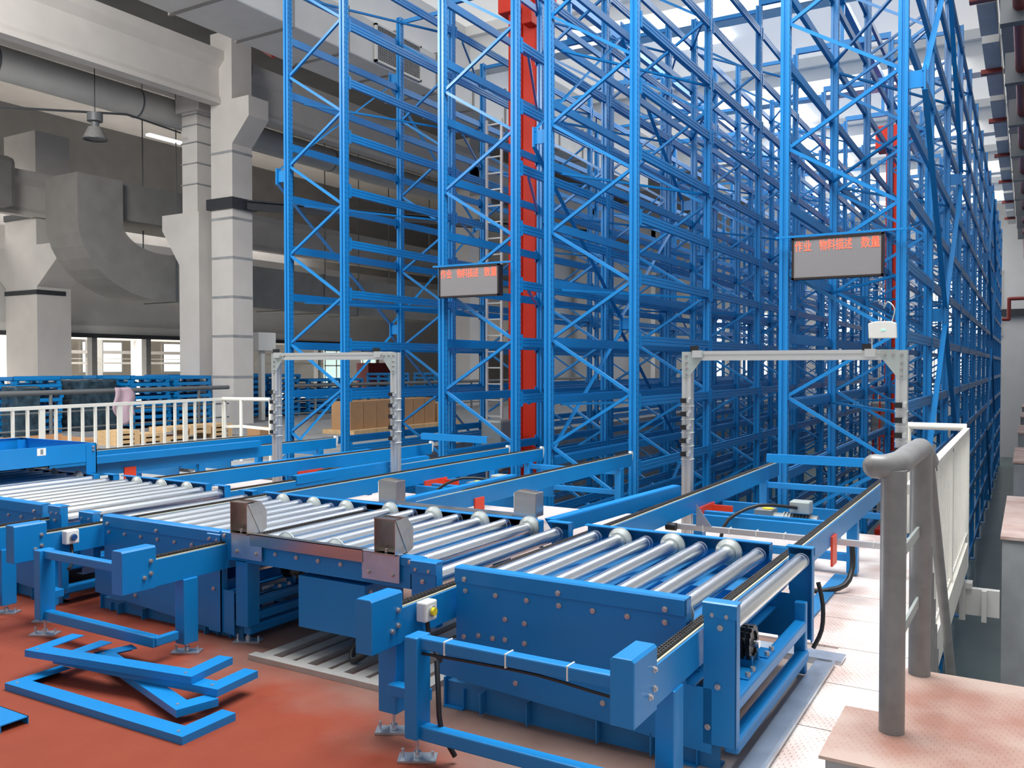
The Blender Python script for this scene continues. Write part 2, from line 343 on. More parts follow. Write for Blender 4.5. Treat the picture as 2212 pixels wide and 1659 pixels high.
# wall band above the opening to the neighbouring hall
S('wall_left', MB().box(-31.4, -31.0, 8, 44, 2.98, 6.6).box(-31.5, -30.9, 8, 44, 2.85, 3.2).box(-31.4, -31.0, 39, 53, 0, 3.0), 'wallb')
S('trim_3', MB().box(-30.95, -30.85, 8, 39, 2.73, 2.89), 'dark')
for i, y in enumerate((20.6, 23.0, 33.0, 37.6)):
    S('column_slim_%s' % 'abcd'[i], MB().box(-31.3, -31.0, y, y + .22, 0, 2.95), 'rail')
S('wall_left_rear', MB().box(-21.3, -21.0, 36, 52.5, 0, 8.2), 'wallg')
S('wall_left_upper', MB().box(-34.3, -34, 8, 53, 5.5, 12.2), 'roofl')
# the neighbouring hall seen through the opening
S('floor_hall', MB().box(-75, -28, 2, 75, -.02, .02), 'conc')
S('wall_hall_back', MB().box(-75, -28, 62, 62.5, 0, 12).box(-60.5, -60, 2, 75, 0, 12), 'hallwall')
S('ceiling_hall', MB().box(-75, -28, 2, 75, 11.8, 12), 'conc')
wi = 40
for y0 in (18, 25, 32, 39, 46):
    for z0, z1 in ((1.2, 3.4), (4.3, 5.6)):
        wi += 1; fr = MB(); 
        for zz in (z0 - .1, (z0 + z1) / 2 + .3, z1): fr.box(-59.95, -59.8, y0 - .1, y0 + 3.3, zz, zz + .1)
        for yy in (y0 - .1, y0 + 1.55, y0 + 3.2): fr.box(-59.95, -59.8, yy, yy + .1, z0, z1)
        fo = S('window_%d' % wi, fr, 'concw'); MB().box(-59.92, -59.86, y0, y0 + 3.2, z0, z1).build('pane', 'win', fo)
for i, (x, y) in enumerate(((-40, 22), (-40, 29), (-40, 36), (-50, 25), (-50, 33), (-50, 41))):
    S('column_hall_%s' % 'abcdef'[i], MB().box(x - .35, x + .35, y, y + .7, 0, 11).prism([(-.35, 3.3), (.35, 3.3), (1.1, 4.4), (1.1, 4.8), (-1.1, 4.8), (-1.1, 4.4)], (x, y + .05, 0), (x, y + .65, 0), (1, 0, 0), (0, 0, 1)), 'concw')
for i, (x, z) in enumerate(((-41.2, 4.8), (-51.2, 4.8), (-40, 2.95), (-50, 2.4))):
    S('beam_hall_%s' % 'abcd'[i], MB().box(x - .15, x + .15, 8, 60, z, z + (.45 if i < 2 else .2)), 'concw' if i < 2 else 'conc')
for i, (x, y0, y1, z) in enumerate(((-45, 20, 60, 3.9), (-55, 20, 60, 4.2), (-48, 20, 60, 1.75))):
    S('beam_hall_rail_%s' % 'abc'[i], MB().box(x, x + .1, y0, y1, z, z + .12).box(x, x + .1, y0, y1, z + .3, z + .34), ['rail', 'redp', 'orange'][i] if i != 2 else 'conc')
fr = MB()
fr.bar((-55, 30, .2), (-55, 35, 3.6), .12, .12).bar((-55, 35, .2), (-55, 30, 3.6), .12, .12)
tag(fr.build('cross_bracing', 'rail'), 'steel cross bracing in the bright hall beyond the opening', 'bracing')
tag(MB().box(-40.7, -40.35, 24.6, 25.5, 1.9, 2.9).build('wall_cabinet', 'white'), 'pale wall cabinet on a column in the far hall', 'cabinet')

# right side: concrete plinths rising from the pit
for i, (y0, y1, z) in enumerate(((9.65, 12.7, 0), (17.3, 20.4, 0), (24.8, 28.1, 0), (32.6, 36.0, 0), (40.5, 44, 0))):
    o = MB().box(-.2, 1.19, y0, y1, -3.15, z - .03).box(-.215, 1.19, y0 - .02, y1, z - .03, z, 1).build('concrete_plinth', ['concg', 'pinktop'])
    tag(o, ['concrete plinth with dusty pink top nearest the foot of the stair rail', 'second concrete plinth behind the nearest one, right of the rack', 'third concrete plinth along the trench, right of the rack', 'fourth concrete plinth far along the trench', 'farthest small concrete plinth by the end of the trench'][i], 'plinth', 'concrete plinths along the trench')
tag(MB().box(-.98, -.2, 8.92, 9.0, -.62, -.38).box(-.95, -.42, 8.9, 9.05, -.38, -.33).box(-.52, -.47, 8.86, 8.92, -.66, -.38).box(-.34, -.30, 8.86, 8.92, -.66, -.38).build('steel_bracket_beam', 'ductw'), 'pale channel beam bridging the trench to the concrete plinth', 'beam')
# step blocks in the foreground
S('floor_step', MB().box(-.62, 1.6, 3.28, 3.80, 0, .225).box(-.46, 1.6, 3.80, 4.40, 0, .225).box(-.64, 1.6, 3.26, 3.80, .225, .237, 1).box(-.475, 1.6, 3.80, 4.42, .225, .237, 1), ['concg', 'step'])
pl = MB()
for y in [2.2 + .62 * i for i in range(11)]:
    pl.box(-1.72 if y > 5 else -.93, -.52, y + .004, y + .616, 0.0, .012)
S('floor_plates', pl, 'tread')
# edge of the platform under the fence
S('trim_4', MB().box(-.52, -.46, 4.42, 9.0, -.22, 0.02), 'fence')

# ================================================================== CONVEYORS
X0, X1 = -2.40, -1.165
def leg_part(parent, x, y, ztop, zbot=.11, w=.075, d=.085, foot=True):
    lg = MB().box(x - w / 2, x + w / 2, y - d / 2, y + d / 2, zbot, ztop).build('leg', 'blue', parent, bev=.006)
    if foot:
        f = MB().cyl((x, y, .012), (x, y, zbot + .02), .008, n=10).cyl((x, y, .012), (x, y, .035), .017, n=6)
        f.bar((x - .07, y - .04, .006), (x + .07, y + .04, .006), .085, .010)
        f.cyl((x - .055, y - .03, .01), (x - .055, y - .03, .045), .007, n=8).cyl((x + .055, y + .03, .01), (x + .055, y + .03, .035), .007, n=8)
        f.build('foot_plate', 'galv', lg)
    return lg
def rail_prof(s):
    # C-channel 150 high, web outside, small lips; s=+1 web on +x side
    return [(s * .035, -.155), (s * .035, -.01), (s * -.03, -.01), (s * -.03, -.022), (s * .028, -.022), (s * .028, -.143), (s * -.025, -.143), (s * -.025, -.155)]
def chain_strip(parent, x, y0, y1, z, pins_to):
    c = MB().box(x - .017, x + .017, y0, y1, z, z + .010).box(x + .020, x + .028, y0, y1, z - .008, z + .004, 1)
    y = y0
    while y < min(y1, pins_to):
        for dx in (-.0165, -.004, .009): c.box(x + dx, x + dx + .007, y, y + .021, z + .010, z + .0145, 0)
        c.box(x - .0105, x - .0065, y + .004, y + .009, z + .012, z + .0152, 2); c.box(x + .0045, x + .0085, y + .014, y + .019, z + .012, z + .0152, 2)
        y += .0254
    return c.build('drive_chain', ['chain', 'cream', 'link'], parent)
def conveyor(label, near=True, yend=9.8, zt=.59, x0=X0, x1=X1):
    t = thing('chain_conveyor', label, 'conveyor', (x0, 2.85, 0), 'chain conveyors feeding the racks')
    for x, s, yh in ((x0, 1, 2.99), (x1, 1, 2.86)):
        MB().prism(rail_prof(s), (x, yh, zt), (x, yend, zt), (1, 0, 0), (0, 0, 1)).box(x - .03, x + .035, yh + 1.0, yh + 1.02, zt - .15, zt - .02).build('side_rail', 'blue', t)
        chain_strip(t, x, yh + .02, yend - .03, zt - .008, 9.0)
        e = MB().prism([(0, -.11), (.05, -.11), (.075, .0), (.06, .035), (.02, .04), (0, .02)], (x - .02, yend, zt - .02), (x + .012, yend, zt - .02), (0, 1, 0), (0, 0, 1)).build('end_cap', 'white', t)
        # head cover
        h0 = yh - .17
        MB().prism([(-.045, .43), (.045, .43), (.045, .655), (.035, .665), (-.035, .665), (-.045, .655)], (x, h0, 0), (x, yh + .04, 0), (1, 0, 0), (0, 0, 1)).build('head_cover', 'blue', t, bev=.004)
        for dy, dz in ((.015, .055), (.015, -.02)): inst('bolt', boltx_me, t, (x + .045, yh + dy - .01, zt - .055 + dz * .9))
        inst('bolt', boltx_me, t, (x + .045, yh - .035, .50))
    # outer legs and cross frame
    leg_part(t, x0 - .045, 3.08, .435, .10, .10, .10)
    leg_part(t, x0 + .215, 2.91, .528, .10, .065, .10)
    leg_part(t, x1 + .005, 3.13, .435, .06, .08, .10)
    MB().box(x0 + .24, x1 - .05, 2.885, 2.94, .475, .525).build('cross_bar', 'blue', t, bev=.006)
    MB().box(x0 + .24, x1 + .03, 2.885, 2.94, .095, .155).box(x1 + .0, x1 + .04, 2.9, 3.05, .1, .15).build('cross_bar', 'blue', t, bev=.006)
    MB().box(x0 - .01, x0 + .19, 2.99, 3.05, .20, .25).build('cross_bar', 'blue', t, bev=.004)
    # far legs and ties
    for y in (7.19, 9.3):
        for x in (x0 - .0, x1 + .0): leg_part(t, x, y, .44, .03, .08, .10, y > 100)
        MB().box(x0, x1, y - .03, y + .03, .12, .18).build('cross_bar', 'blue', t, bev=.004)
        MB().box(x0, x1, y - .03, y + .03, .36, .42).build('cross_bar', 'blue', t, bev=.004)
    # drive frame with gear motor
    for y in (6.9, 7.7):
        MB().prism([(0, 0), (.05, 0), (.05, .015), (.012, .015), (.012, .115), (.05, .115), (.05, .13), (0, .13)], (x0 + .04, y, .30), (x1 - .04, y, .30), (0, 1, 0), (0, 0, 1)).build('drive_frame_beam', 'blue', t)
    mo = MB().cyl((x0 + .55, 7.3, .37), (x0 + .95, 7.3, .37), .065, n=20)
    for i in range(9): mo.cyl((x0 + .68 + i * .026, 7.3, .37), (x0 + .69 + i * .026, 7.3, .37), .078, n=20)
    mo.box(x0 + .46, x0 + .60, 7.2, 7.4, .30, .46)
    mob = mo.build('gear_motor', 'motor', t)
    MB().box(x0 + .74, x0 + .90, 7.22, 7.36, .45, .55).build('terminal_box', 'gusset', mob, bev=.01)
    MB().cyl((x0 + .55, 7.3, .461), (x0 + .55, 7.3, .468), .045, n=18).build('filler_cap', 'yellow', mob)
    MB().tube([(x0 + .80, 7.22, .50), (x0 + .55, 7.0, .53), (x0 + .35, 6.85, .42), (x0 + .3, 6.8, .25)], .014).build('cable', 'black', mob)
    MB().box(x0 + .035, x0 + .05, 7.05, 7.45, .30, .46).box(x0 + .05, x0 + .22, 7.4, 7.42, .36, .44).build('drive_plate', 'orange', t)
    MB().box(x1 + .036, x1 + .05, 6.1, 6.25, .30, .50).build('drive_plate', 'orange', t)
    return t
lab_c = 'blue chain conveyor beside the grey handrail, front head with a yellow button'
cA = conveyor(lab_c)
for q in ((0, 0),): pass
def button_box(parent, x, y, z, btn):
    b = MB().box(x, x + .055, y - .045, y + .045, z - .045, z + .045).build('control_box', 'white', parent, bev=.008)
    MB().cyl((x + .055, y, z), (x + .075, y, z), .018, n=18).build('push_button', btn, b)
    MB().cyl((x + .055, y, z), (x + .062, y, z), .024, n=18).build('button_collar', 'ring', b)
    for a in (-1, 1):
        for c in (-1, 1): pass
    MB().tube([(x + .03, y, z - .045), (x + .035, y + .005, z - .10), (x + .10, y - .04, z - .16), (x + .18, y - .11, z - .17)], .011).build('cable', 'black', b)
    return b
cC = conveyor('blue chain conveyor in the middle left, front head with dark blue button', yend=9.62); cC.location += Vector((-2.99, .2, 0)); ORG[cC.name] = Vector(cC.location)
cD = dup(cC, (-1.70, -.08, 0), label='blue chain conveyor behind the middle left one, ending left of the far red mast')
cE = dup(cC, (-4.68, -.08, 0), label='leftmost blue chain conveyor, its two rails passing beside the white railing')
button_box(cA, X0 + .045, 3.17, .545, 'yellow')
button_box(cC, X0 - 2.99 + .045, 3.37, .545, 'bluebtn')
# cable along the cross bar of the front conveyor, with white ties
MB().tube([(-2.14, 2.985, .40), (-2.10, 2.94, .30), (-2.08, 2.93, .15), (-2.03, 2.96, .03)], .011).build('cable', 'black', cA)
MB().tube([(-2.16, 2.9, .455), (-1.9, 2.90, .462), (-1.6, 2.90, .464), (-1.3, 2.9, .44), (-1.2, 2.9, .45)], .006).build('cable', 'black', cA)
for x in (-2.03, -1.74, -1.47):
    MB().box(x - .003, x + .003, 2.882, 2.943, .472, .528).build('cable_tie', 'white', cA)
# flexible conduits on the right of the front conveyor
MB().tube([(-1.1, 6.75, .35), (-1.09, 6.72, .18), (-1.12, 6.6, .07), (-1.25, 6.5, .03), (-1.36, 6.5, .02)], .02).build('conduit', 'black', cA)
MB().tube([(-.99, 5.0, .45), (-.96, 4.98, .33), (-.96, 4.95, .2), (-1.0, 4.93, .1)], .012).build('conduit', 'black', cA)

# photo-sensor profile across the front conveyor
t = thing('sensor_profile', 'horizontal aluminium sensor profile tied with cables beneath the right light frame', 'profile', (-1.6, 6.4, .40))
MB().box(-2.34, -.75, 6.36, 6.40, .40, .44).box(-2.34, -.75, 6.40, 6.42, .405, .435, 1).build('profile', ['alu', 'gusset'], t)
for x in (-2.1, -1.9, -1.7, -1.5, -.9): MB().box(x, x + .004, 6.355, 6.425, .395, .445).build('cable_tie', 'white', t)
MB().prism([(0, 0), (.12, 0), (0, .16)], (-2.15, 6.36, .44), (-2.15, 6.37, .44), (1, 0, 0), (0, 0, 1)).build('bracket', 'galv', t)
MB().cyl((-2.38, 6.34, .42), (-2.30, 6.34, .42), .03, n=16).build('sensor_head', 'black', t)
# blue angle guides on the rails
def guide(lab, p, q, h=.09, w=.07):
    p = Vector(p); q = Vector(q)
    d = (q - p).normalized(); a = Vector((d.y, -d.x, 0))
    m = MB().prism([(0, 0), (.006, 0), (.006, h - .006), (-w, h - .006), (-w, h), (0, h)], p, q, a, (0, 0, 1))
    c = (p + q) / 2
    o = m.build('pallet_guide', 'blue', org=tuple(c)); return tag(o, lab, 'guide', 'blue angle guides on the conveyor rails')
guide('long blue angle guide standing at the left rail start of the conveyor nearest the handrail', (-2.62, 4.95, .56), (-2.47, 6.9, .56), .10)
guide('flat blue angle piece laid across the far end of the rails below the right sign', (-2.30, 9.0, .66), (-1.12, 9.04, .66), .085, .06)
guide('blue angle guide beside the rail left of the stainless guide boxes', (-4.13, 5.3, .54), (-4.16, 7.1, .54), .08)
guide('flat blue angle piece lying across rails in front of the red mast', (-6.95, 9.35, .67), (-5.85, 9.25, .67), .085, .06)
guide('blue angle guide on the second far rail by the small red plate', (-5.82, 5.9, .55), (-5.84, 8.0, .55), .08)
guide('blue angle guide near the rear corner of the blue tray', (-8.72, 5.3, .58), (-8.72, 8.2, .58), .08)
guide('blue angle guide between the two left conveyors, facing the white railing', (-7.2, 6.4, .50), (-7.18, 8.6, .50), .09)

# ---------------------------------------------------------------- roller parts
RR = .040
def roller_me(y0, y1):
    m = MB().cyl((0, y0, 0), (0, y1, 0), RR, n=24).cyl((0, y0 - .03, 0), (0, y1 + .03, 0), .010, n=10)
    m.cyl((0, y1 - .055, 0), (0, y1 - .05, 0), RR + .0012, n=24).cyl((0, y1 - .010, 0), (0, y1, 0), RR + .001, n=24)
    return m.mesh('roller', 'steel')
rol_me = roller_me(3.47, 4.82)
ring_me = MB().ring((0, 0, 0), (0, .010, 0), .076, .036).cyl((0, -.022, 0), (0, .0, 0), .048, .073, n=28, cap=False).ring((0, -.03, 0), (0, 0, 0), .046, .038).mesh('flange_ring', 'ring')
def add_roller(t, x, z, me=rol_me, ring=None, fring=None):
    r = inst('roller', me, t, (x, 0, z))
    if ring: inst('flange_ring', ring_me, r, (x, ring, z))
    if fring: inst('flange_ring', ring_me, r, (x, fring, z))
    return r
def cap_prof(s, z0, z1): return None
def sprockets(t, x, y, z, n=2):
    for i in range(n):
        m = MB()
        for j in range(16):
            a = j * math.pi / 8
            m.cyl((x + i * .03, y, z), (x + i * .03 + .012, y, z), .062, n=20) if j == 0 else None
            m.box(x + i * .03, x + i * .03 + .02, y + .068 * math.cos(a) - .012, y + .068 * math.cos(a) + .012, z + .068 * math.sin(a) - .012, z + .068 * math.sin(a) + .012)
        m.build('sprocket', 'grease', t)
# transfer table (rollers sunk between the two chains)
def transfer(label, x0=X0, x1=X1, yf=3.41, yb=4.87):
    t = thing('roller_transfer_table', label, 'roller table', ((x0 + x1) / 2, yf, 0), 'roller transfer tables between the chain rails')
    m = MB()
    m.prism([(x0 + .07, .345), (x0 + .07, .685), (x1 - .03, .685), (x1 - .03, .345), (x1 + .08, .345), (x1 + .08, .08), (x0 - .035, .165), (x0 - .035, .345)], (0, yf, 0), (0, yf + .006, 0), (1, 0, 0), (0, 0, 1))
    m.build('front_plate', 'blue', t)
    MB().prism([(0, .625), (-.010, .625), (-.010, .69), (-.002, .698), (.05, .698), (.05, .692), (.0, .692)], (x0 + .068, yf, 0), (x1 - .025, yf, 0), (0, 1, 0), (0, 0, 1)).box(x1 - .031, x1 - .025, yf - .01, yf + .05, .60, .697).build('front_cap', 'blue', t)
    m = MB().box(x0 + .06, x1 - .05, yb, yb + .006, .30, .66).box(x1 - .48, x1 + .17, yb, yb + .006, .16, .40).box(x1 + .05, x1 + .17, yb, yb + .006, .16, .66)
    m.build('back_plate', 'blue', t)
    MB().prism([(0, .60), (.008, .60), (.008, .665), (0, .672), (-.05, .672), (-.05, .666), (0, .666)], (x0 + .06, yb, 0), (x1 - .045, yb, 0), (0, 1, 0), (0, 0, 1)).box(x1 - .05, x1 - .045, yb - .05, yb, .58, .67).build('back_cap', 'blue', t)
    for k in range(7):
        x = x0 + .14 + .165 * k
        add_roller(t, x, .605, ring=4.80 if k % 2 else None, fring=None if k % 2 else 3.505)
    # outer rollers with their end posts
    for s, xr, wz in ((-1, x0 - .125, 0), (1, x1 + .125, 1)):
        ro = add_roller(t, xr, .60)
        xa, xb = (x1 + .045, x1 + .18) if s > 0 else (x0 - .195, x0 - .045)
        fp = MB().box(xa, xb, yf, yf + .006, .12 if s > 0 else .38, .69).box(xb - .006, xb, yf, yf + .05, .12 if s > 0 else .38, .69).build('end_post', 'blue', t)
        fc = MB().prism([(0, .64), (-.008, .64), (-.008, .695), (0, .70), (.06, .70), (.06, .694), (0, .694)], (xa - .003, yf, 0), (xb + .003, yf, 0), (0, 1, 0), (0, 0, 1)).build('post_cap', 'blue', t)
        ep = MB().box(xa, xb, yb, yb + .006, .42, .67).box(xb - .006, xb, yb - .05, yb, .16, .67).build('end_post', 'blue', t)
        pc = MB().prism([(0, .62), (.008, .62), (.008, .665), (0, .672), (-.06, .672), (-.06, .666), (0, .666)], (xa - .003, yb, 0), (xb + .003, yb, 0), (0, 1, 0), (0, 0, 1)).build('post_cap', 'blue', t)
        if s > 0: DROP.update((ro.name, ep.name, pc.name, fp.name, fc.name))
        if s > 0:
            for dx, z in ((.02, .65), (.085, .65), (.055, .60), (.045, .36), (.0, .19)): DROP.add(inst('bolt', bolt_me, t, (xa + .02 + dx * .9, yf - .001, z)).name)
        else:
            for dx, z in ((.03, .655), (.11, .655), (.07, .60)): inst('bolt', bolt_me, t, (xa + dx, yf - .001, z))
    for x in (.125, .292, .457, .622, .787, .949, 1.117): inst('bolt', bolt_me, t, (x0 + x, yf - .001, .588))
    for x in (.125, .622, 1.12): inst('bolt', bolt_me, t, (x0 + x, yf - .011, .645))
    for x, z in ((.344, .485), (.447, .481), (.117, .369), (.198, .387), (.277, .386), (.344, .391), (.447, .39), (.40, .2), (.836, .195)): inst('bolt', bolt_me, t, (x0 + x, yf - .001, z))
    MB().box(x0 + .08, x1 - .05, yf + .02, yb - .02, .46, .464).build('drip_pan', 'bluedull', t)  # added sheet, keeps the gaps between the rollers dark
    # inner sheet added to hide the gap under the rollers, base frame, drive
    for dy in (.25, .9): MB().box(x0 + .07, x1 - .05, yf + dy, yf + dy + .006, .33, .52).build('inner_crossplate', 'blue', t)
    for x in (x0 + .06, x1 - .08):
        MB().prism([(0, 0), (.06, 0), (.06, .008), (.008, .008), (.008, .07), (0, .07)], (x, yf + .02, .31), (x, yb, .31), (1, 0, 0), (0, 0, 1)).build('frame_angle', 'blue', t)
    MB().box(x1 + .11, x1 + .172, yf + .03, yb - .12, .245, .305).build('side_tube', 'blue', t, bev=.012)
    MB().box(x1 + .12, x1 + .182, yf + .03, yb - .12, .085, .145).build('side_tube', 'blue', t, bev=.012)
    MB().box(x1 + .11, x1 + .17, yb - .16, yb - .11, .02, .40).build('rear_leg', 'blue', t, bev=.006)
    MB().prism([(0, 0), (.07, 0), (.07, .01), (.01, .01), (.01, .09), (.07, .09), (.07, .1), (0, .1)], (x0 - .02, yf + .12, .03), (x0 - .02, yb + .1, .03), (1, 0, 0), (0, 0, 1)).build('base_channel', 'blue', t)
    for y in (yf + .28, yf + .6):
        cp = MB().box(x1 + .06, x1 + .15, y, y + .14, .305, .311).build('clamp_plate', 'blue', t)
        for dy in (.03, .11): MB().cyl((x1 + .14, y + dy, .311), (x1 + .14, y + dy, .33), .012, n=6).build('bolt', 'bolt', cp)
    m = MB().prism([(0, 0), (.07, 0), (.07, .01), (.01, .01), (.01, .11), (.07, .11), (.07, .12), (0, .12)], (x0 - .02, yf + .05, .0), (x1 + .1, yf + .05, .0), (0, 1, 0), (0, 0, 1))
    for x in (.2, .45, .8, 1.05): m.box(x0 + x, x0 + x + .006, yf + .0, yf + .06, .01, .11)
    m.build('base_channel', 'bluedull', t)
    for x in (x0 + .03, x1 - .05):
        j = MB().cyl((x, yf + .09, .02), (x, yf + .09, .16), .012, n=12).cyl((x, yf + .09, .04), (x, yf + .09, .06), .024, n=6)
        j.build('jack_bolt', 'rust', t)
        MB().box(x - .055, x - .048, yf + .03, yf + .16, .0, .14).box(x + .055, x + .062, yf + .03, yf + .16, 0, .10).box(x - .05, x + .06, yf + .02, yf + .16, 0, .008).build('jack_bracket', 'blue', t)
    sprockets(t, x1 + .035, yf + .50, .40, 3)
    MB().cyl((x1 - .1, yf + .50, .40), (x1 + .14, yf + .50, .40), .018, n=14).build('drive_shaft', 'steel', t)
    MB().prism([(0, 0), (.09, 0), (.12, .03), (.12, .09), (.1, .09), (.1, .05), (.02, .05), (.02, .09), (0, .09)], (x1 + .06, yf + .45, .26), (x1 + .12, yf + .45, .26), (0, 1, 0), (0, 0, 1)).build('bearing_bracket', 'blue', t)
    MB().box(x1 + .10, x1 + .104, yf + .2, yf + .30, .18, .33).box(x1 + .04, x1 + .1, yf + .2, yf + .30, .18, .184).build('adjuster_plate', 'galv', t)
    MB().box(x0 + .05, x1 - .04, yf + .6, yf + .66, .05, .11).build('base_tie', 'blue', t)
    return t
tA = transfer('blue roller transfer table in the foreground beside the grey handrail, its rollers nearest the camera')
tC = dup(tA, (-2.99, .2, -.045), drop=True, label='blue roller transfer table behind the loose blue frames, rollers sunk below its chains')
pc_ = MB().box(-4.285, -4.175, 3.60, 3.606, .04, .625).box(-4.181, -4.175, 3.60, 3.65, .04, .625).prism([(0, .59), (-.008, .59), (-.008, .63), (0, .635), (.06, .635), (.06, .629), (0, .629)], (-4.288, 3.6, 0), (-4.172, 3.6, 0), (0, 1, 0), (0, 0, 1)).build('end_post', 'blue', tC)
for x, z in ((-4.26, .605), (-4.20, .60), (-4.235, .30)): inst('bolt', bolt_me, pc_, (x, 3.599, z))
tD = dup(tA, (-4.69, .12, -.01), label='blue roller transfer table next to the blue tray, long last roller exposed')
tE = dup(tA, (-7.67, .12, -.01), label='blue roller transfer table under and beyond the blue tray at the left edge')

def roller_table(label, x0, x1, yf=3.6, yb=4.93, yr0=3.64, yr1=4.90, legs=True):
    t = thing('roller_table', label, 'roller table', ((x0 + x1) / 2, yf, 0), 'roller tables between the transfer tables')
    MB().box(x0, x1, yf, yf + .006, .49, .655).build('front_plate', 'blue', t)
    MB().prism([(0, .61), (-.008, .61), (-.008, .652), (0, .658), (.05, .658), (.05, .652), (0, .652)], (x0, yf, 0), (x1, yf, 0), (0, 1, 0), (0, 0, 1)).box(x0 - .006, x0, yf, yf + .06, .49, .655).box(x1, x1 + .006, yf, yf + .06, .49, .655).build('front_cap', 'blue', t)
    MB().box(x0, x1, yb, yb + .006, .47, .65).build('back_plate', 'blue', t)
    MB().prism([(0, .60), (.008, .60), (.008, .648), (0, .654), (-.05, .654), (-.05, .648), (0, .648)], (x0, yb, 0), (x1, yb, 0), (0, 1, 0), (0, 0, 1)).box(x1, x1 + .006, yb - .06, yb, .49, .652).build('back_cap', 'blue', t)
    n = int(round((x1 - x0 - .16) / .19)); me = roller_me(yr0, yr1)
    for k in range(1 if legs else 0, n + 1):
        x = x0 + .07 + .19 * k
        add_roller(t, x, .605, me, ring=yr1 - .03 if k % 2 else None, fring=None if k % 2 else yr0 + .035)
    for i in range(9):
        x = x0 + .28 + i * .165
        if x < x1 - .05: inst('bolt', bolt_me, t, (x, yf - .001, .565))
    inst('bolt', bolt_me, t, (x0 + .03, yf - .009, .635)); inst('bolt', bolt_me, t, (x1 - .05, yf - .009, .635)); inst('bolt', bolt_me, t, (x0 + .46, yf - .009, .635))
    for xx in (x0 + .02, x1 - .056): MB().box(xx, xx + .006, yf, yb, .49, .57).build('side_plate', 'blue', t)
    MB().box(x0 + .01, x1 - .01, yf + .02, yb - .02, .50, .504).build('drip_pan', 'bluedull', t)  # sheet added so the roller gaps read dark instead of showing floor
    if legs:
        leg_part(t, x0 + .16, yf + .05, .50, .10, .10, .10); leg_part(t, x0 + .16, yb - .3, .49, .10, .08, .10)
        leg_part(t, x1 - .13, yb - .3, .49, .10, .08, .10)
        MB().box(x0 + .14, x0 + .19, yf + .1, yb - .3, .12, .17).build('cross_bar', 'blue', t, bev=.004)
        MB().box(x0 + .14, x0 + .19, yf + .1, yb - .3, .23, .26).build('cross_bar', 'blue', t, bev=.004)
        b = MB().box(x0 + .60, x0 + 1.09, yf + .02, yf + .36, .165, .46).build('drive_cover', 'blue', t, bev=.004)
        for z in (.42, .37): inst('bolt', boltx_me, b, (x0 + 1.09, yf + .06, z))
        MB().tube([(x0 + 1.0, yf + .1, .17), (x0 + .98, yf + .06, .10), (x0 + 1.02, yf, .05), (x0 + 1.1, yf + .02, .10), (x0 + 1.12, yf + .1, .17)], .018).build('cable_loop', 'black', t)
    return t
tB = roller_table('blue roller table with four stainless guide boxes on its corners', -4.16, -2.69)
tL = roller_table('blue roller table carrying the blue steel tray at the left edge', -8.58, -7.33, legs=False)

# stainless pallet guides on table B
t = thing('corner_guide_frame', 'stainless front guide rail with two open box stops on the roller table', 'guide frame', (-3.4, 3.6, .65), 'stainless guide frames')
def guide_box(t, x, y, s, w=.14, d=.10, h=.19, z0=.66):
    # open-backed sheet box, tapered: face towards s (+1: opens to -y)
    m = MB(); th = .004
    m.box(x, x + th, y, y + d, z0, z0 + h); m.box(x + w - th, x + w, y, y + d, z0, z0 + h)
    if s > 0: m.box(x, x + w, y + d - th, y + d, z0, z0 + h - .0)
    else: m.box(x, x + w, y, y + th, z0, z0 + h)
    m.box(x, x + w, y, y + d, z0, z0 + th); m.box(x - .004, x + w + .004, y, y + d * .5, z0 + h - th, z0 + h)
    m.prism([(0, 0), (d, 0), (d + .05, -.06), (d + .05, -h + .02), (d, -h)], (x + w, y, z0 + h), (x + w + th, y, z0 + h), (0, 1, 0), (0, 0, 1))
    return m.build('stop_box', 'stainless', t)
for x in (-4.045, -2.955):
    b = guide_box(t, x, 3.56, 1); MB().cyl((x + .05, 3.60, .665), (x + .05, 3.60, .685), .010, n=8).build('bolt', 'bolt', b)
MB().box(-3.90, -3.05, 3.575, 3.579, .60, .668).box(-3.90, -3.05, 3.575, 3.62, .664, .668).build('guide_rail', 'stainless', t)
for x in (-4.06, -3.055):
    b = MB().box(x, x + .25, 3.580, 3.586, .515, .662).box(x, x + .25, 3.58, 3.62, .660, .664).build('mounting_plate', 'galv', t)
    for dx in (.045, .205): inst('bolt', bolt_me, b, (x + dx, 3.579, .555))
t = thing('corner_guide_frame', 'stainless rear guide rail with two closed tapered box stops', 'guide frame', (-3.4, 4.95, .65), 'stainless guide frames')
for x in (-4.08, -2.93):
    m = MB().prism([(0, 0), (.17, 0), (.17, .16), (.03, .17), (.0, .155)], (x, 4.96, .655), (x, 5.07, .655), (1, 0, 0), (0, 0, 1))
    m._add([(x, 4.96, .655), (x + .17, 4.96, .655), (x + .165, 4.99, .82), (x + .03, 4.99, .83)], [(0, 1, 2, 3)]); m.build('stop_box', 'stainless', t, bev=.006)
MB().box(-3.90, -2.93, 4.94, 4.97, .655, .66).box(-3.90, -2.93, 4.965, 4.97, .655, .675).build('guide_rail', 'stainless', t)

